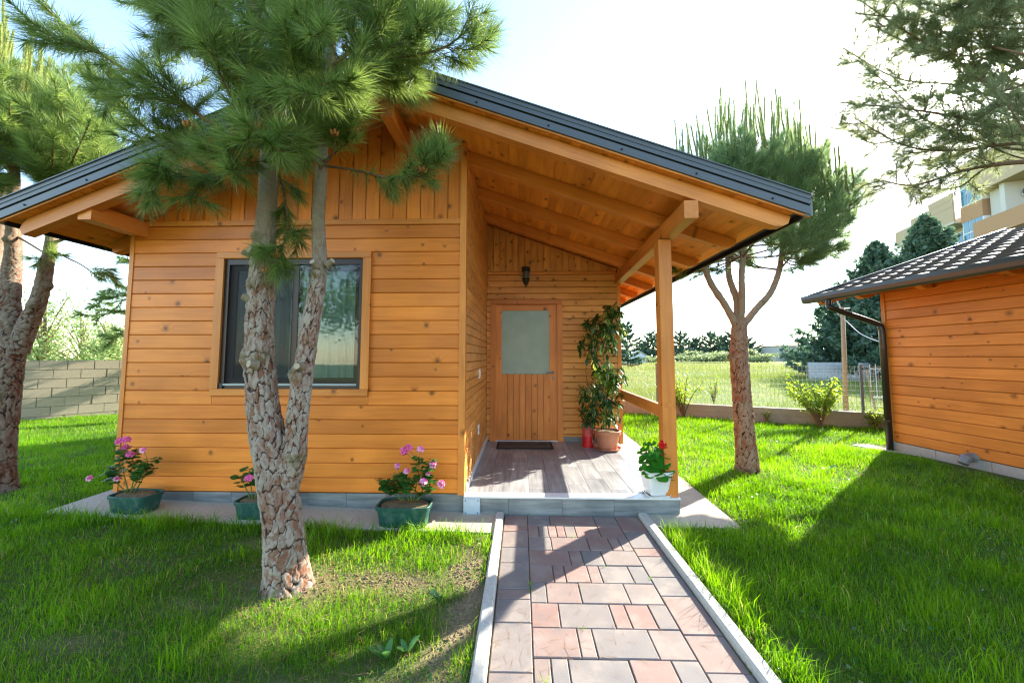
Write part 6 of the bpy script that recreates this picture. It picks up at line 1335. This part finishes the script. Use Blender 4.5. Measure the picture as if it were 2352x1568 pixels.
# weeds in the paver joints
tx, ty, th = [], [], []
for cx, cy, m_, hh in ((.057, 2.52, 7, .08), (.06, 2.46, 4, .06), (.28, 3.57, 8, .05), (.46, 3.56, 6, .05), (.06, 3.57, 8, .06), (.42, 3.18, 5, .05), (.33, 2.15, 5, .06), (.10, 1.80, 6, .07), (.055, 1.72, 5, .05), (1.06, 2.0, 8, .04), (1.07, 1.9, 10, .04), (.45, 1.62, 4, .06), (.86, 2.62, 4, .05), (.58, 2.75, 3, .06)):
    tx.append(NR.normal(cx, .006, m_)); ty.append(NR.normal(cy, .014, m_)); th.append(NR.uniform(.5, 1.1, m_)*hh)
x = np.concatenate(tx); y = np.concatenate(ty); n = len(x)
blades('weeds', x, y, np.full(n, -.01), np.concatenate(th), NR.uniform(.003, .005, n), np.abs(NR.normal(.6, .3, n)), np.clip(NR.normal(.6, .2, n), 0, 1), GRASS, 'sparse green weeds growing in the paver joints', 'weeds')
# broad leaved weeds
L_DOCK = leafmat('dock_leaf', (.05, .16, .03), (.09, .24, .05)); LM_D = oval_leaf(.13, .05); LM_D.materials.append(L_DOCK)
for px, py, s_, k, lab in ((1010, 1385, 1.0, 6, 'broad leaved weed on the bare strip beside the left kerb'), (885, 1520, 1.1, 7, 'broad leaved weed near the bottom edge of the left lawn'), (935, 1502, .9, 4, 'small broad leaved weed just right of another near the bottom edge'), (900, 1275, .5, 4, 'tiny broad leaved weed right of the pine trunk'), (1905, 1080, 1., 5, 'dark leafy weed in the shaded right lawn')):
    p = G(px, py, .01); w_ = thing('weed', lab, 'weed', p)
    for i in range(k): a = R.uniform(0, 6.28); put('leaf', LM_D, None, w_, look(p+Vector((0, 0, .01)), (math.cos(a), math.sin(a)*.6, R.uniform(.5, 1.6)), s_*.72*R.uniform(.6, 1.1), R.uniform(-.5, .5)))
# fallen petals on the concrete strip
for k, (cx, cy, lb) in enumerate(((-3.0, 3.5, 'tiny pink petal on the concrete right of the left planter'), (-2.75, 3.46, 'tiny pink petal on the concrete midway between the left and middle planters'), (-2.62, 3.52, 'tiny pale petal on the concrete close to the plinth left of the middle planter'), (-2.1, 3.28, 'tiny pink petal on the concrete in front of the middle planter'), (-2.55, 3.26, 'tiny pale petal at the grass edge left of the middle planter'))):
    pt = put('fallen_petal', flower_mesh([PALEP, PALEP], 1, .02) if k == 0 else bpy.data.objects['fallen_petal'].data, None, None, Matrix.Translation((cx, cy, float(ground_z(cx, cy))+.016)) @ Matrix.Rotation(R.uniform(0, 6), 4, 'Z')); tag(pt, lb, 'petal', 'petals fallen on the concrete strip')
# field grass: tufts that thin out with distance
X_, Y_ = [], []
for ya, yb, dens in ((8, 12, 300), (12, 18, 170), (18, 30, 80), (30, 50, 32), (50, 80, 11)):
    n = int((2.9*yb+4)*(yb-ya)*dens*.5); X_.append(NR.uniform(-.2*yb-3 if False else -1.5*yb-2, 1.5*yb+2, 2*n)); Y_.append(NR.uniform(ya, yb, 2*n))
x = np.concatenate(X_); y = np.concatenate(Y_)
vis = ((x/y > .18) & (x/y < 1.25)) | ((x/y < -.95) & (x/y > -1.45) & (y > 8)); out = ~in_plot(x, y) & vis & ((x-FENCE_A.x)*FN.x+(y-FENCE_A.y)*FN.y > .25) | (~in_plot(x, y) & (x < -5) & ((x-WALL_A.x)*WN.x+(y-WALL_A.y)*WN.y > .4) & vis)
x, y = x[out], y[out]; n = len(x); pat = np.sin(x*.35+np.sin(y*.3)*2)*np.sin(y*.25+1)+.5*np.sin(x*1.1)*np.sin(y*.8)
kp = NR.random(n) < .62+.3*pat; x, y, pat = x[kp], y[kp], pat[kp]; n = len(x)
far = np.clip((y-9)/40, 0, 1)
blades('field_grass', x, y, field_z(x, y), NR.uniform(.12, .42, n)*(1+.3*pat), (.008+.035*far)*NR.uniform(.7, 1.3, n), np.abs(NR.normal(.5, .3, n)), np.clip(NR.normal(.40+.35*far, .22, n), 0, 1.05), FIELDG, 'tall dry and green grass of the field beyond the fence', 'grass', False); print('field blades', n)

# brown pine needles and dry stalks lying about under the pine and on the path edge
n = 2600; x = np.concatenate([NR.normal(-1.4, .9, n), NR.uniform(-3.8, 4, 900)]); y = np.concatenate([NR.normal(2.3, .55, n), NR.uniform(1.3, 5, 900)]); k = (y > .9) & in_plot(x, y) & ~((x > -4.0) & (x < 1.5) & (y > 3.58)) ; x, y = x[k], y[k]; n = len(x)
z = ground_z(x, y)+np.where((x > -.17) & (x < 1.07), .003, np.where((y > 3.2) & (x < -.2), .016, NR.uniform(.01, .04, n))); a = NR.uniform(0, 6.28, n); L = NR.uniform(.04, .11, n); d = np.stack([np.cos(a)*L, np.sin(a)*L, NR.uniform(-.002, .006, n)], 1); b = np.stack([x, y, z], 1); sd = np.stack([-np.sin(a), np.cos(a), 0*a], 1)*.0011
lit = put('needle_litter', np_mesh('needle_litter', np.stack([b-sd, b+sd, b+d], 1).reshape(-1, 3), np.arange(3*n).reshape(-1, 3)), plain('dry_needle', (.26, .15, .07), .8, .2, 0, .4, 8)); tag(lit, 'dry brown pine needles scattered under the big pine', 'needles', kind='stuff')

# clover and small broad leaves between the grass
cx = NR.uniform(-5, 6.5, 240); cy = NR.uniform(1.2, 8, 240); i = NR.integers(0, 240, 9000); x = cx[i]+NR.normal(0, .13, 9000); y = cy[i]+NR.normal(0, .11, 9000); k = grass_ok(x, y) & (np.abs(x) < 1.6*y+1); x, y = x[k], y[k]
cl_ = leaf_cloud('clover', np.stack([x, y, ground_z(x, y)+NR.uniform(.012, .045, len(x))], 1), .022, np.clip(NR.normal(.4, .25, len(x)), 0, 1), 1.25); co = put('clover', cl_, needle_mat('clover_leaf', (.03, .11, .02), (.07, .18, .03), (.16, .26, .07), .4)); tag(co, 'small clover leaves spread through the lawn grass', 'clover', kind='stuff')

# small clods and pebbles on the bare soil
n = 9000; x = np.concatenate([NR.normal(-.36, .12, n), NR.normal(-.9, .35, n), NR.uniform(-3, 1.6, n)]); y = np.concatenate([NR.uniform(1.0, 3.25, n), NR.normal(2.5, .14, n), NR.uniform(1.0, 3.3, n)]); k = (NR.random(3*n) < bare_amount(x, y)*.45) & grass_ok(x, y); x, y = x[k], y[k]; n = len(x)
s_ = (NR.gamma(1.2, .0024, n)+.0012); c = np.stack([x, y, ground_z(x, y)+s_*.3], 1); dirs = np.array([[1, 0, 0], [0, 1, 0], [-1, 0, 0], [0, -1, 0], [0, 0, .8], [0, 0, -.8]]); v = c[:, None]+dirs[None]*s_[:, None, None]*NR.uniform(.6, 1.4, (n, 6, 1))
t = (np.arange(n)[:, None, None]*6+np.array([[0, 1, 4], [1, 2, 4], [2, 3, 4], [3, 0, 4], [1, 0, 5], [2, 1, 5], [3, 2, 5], [0, 3, 5]])[None]).reshape(-1, 3)
po = put('soil_clods', np_mesh('soil_clods', v.reshape(-1, 3), t, None, True), plain('clod', (.22, .165, .095), .95, .1, 0, .6, 30)); tag(po, 'small soil clods and pebbles on the bare strip by the kerb', 'soil clods', kind='stuff')
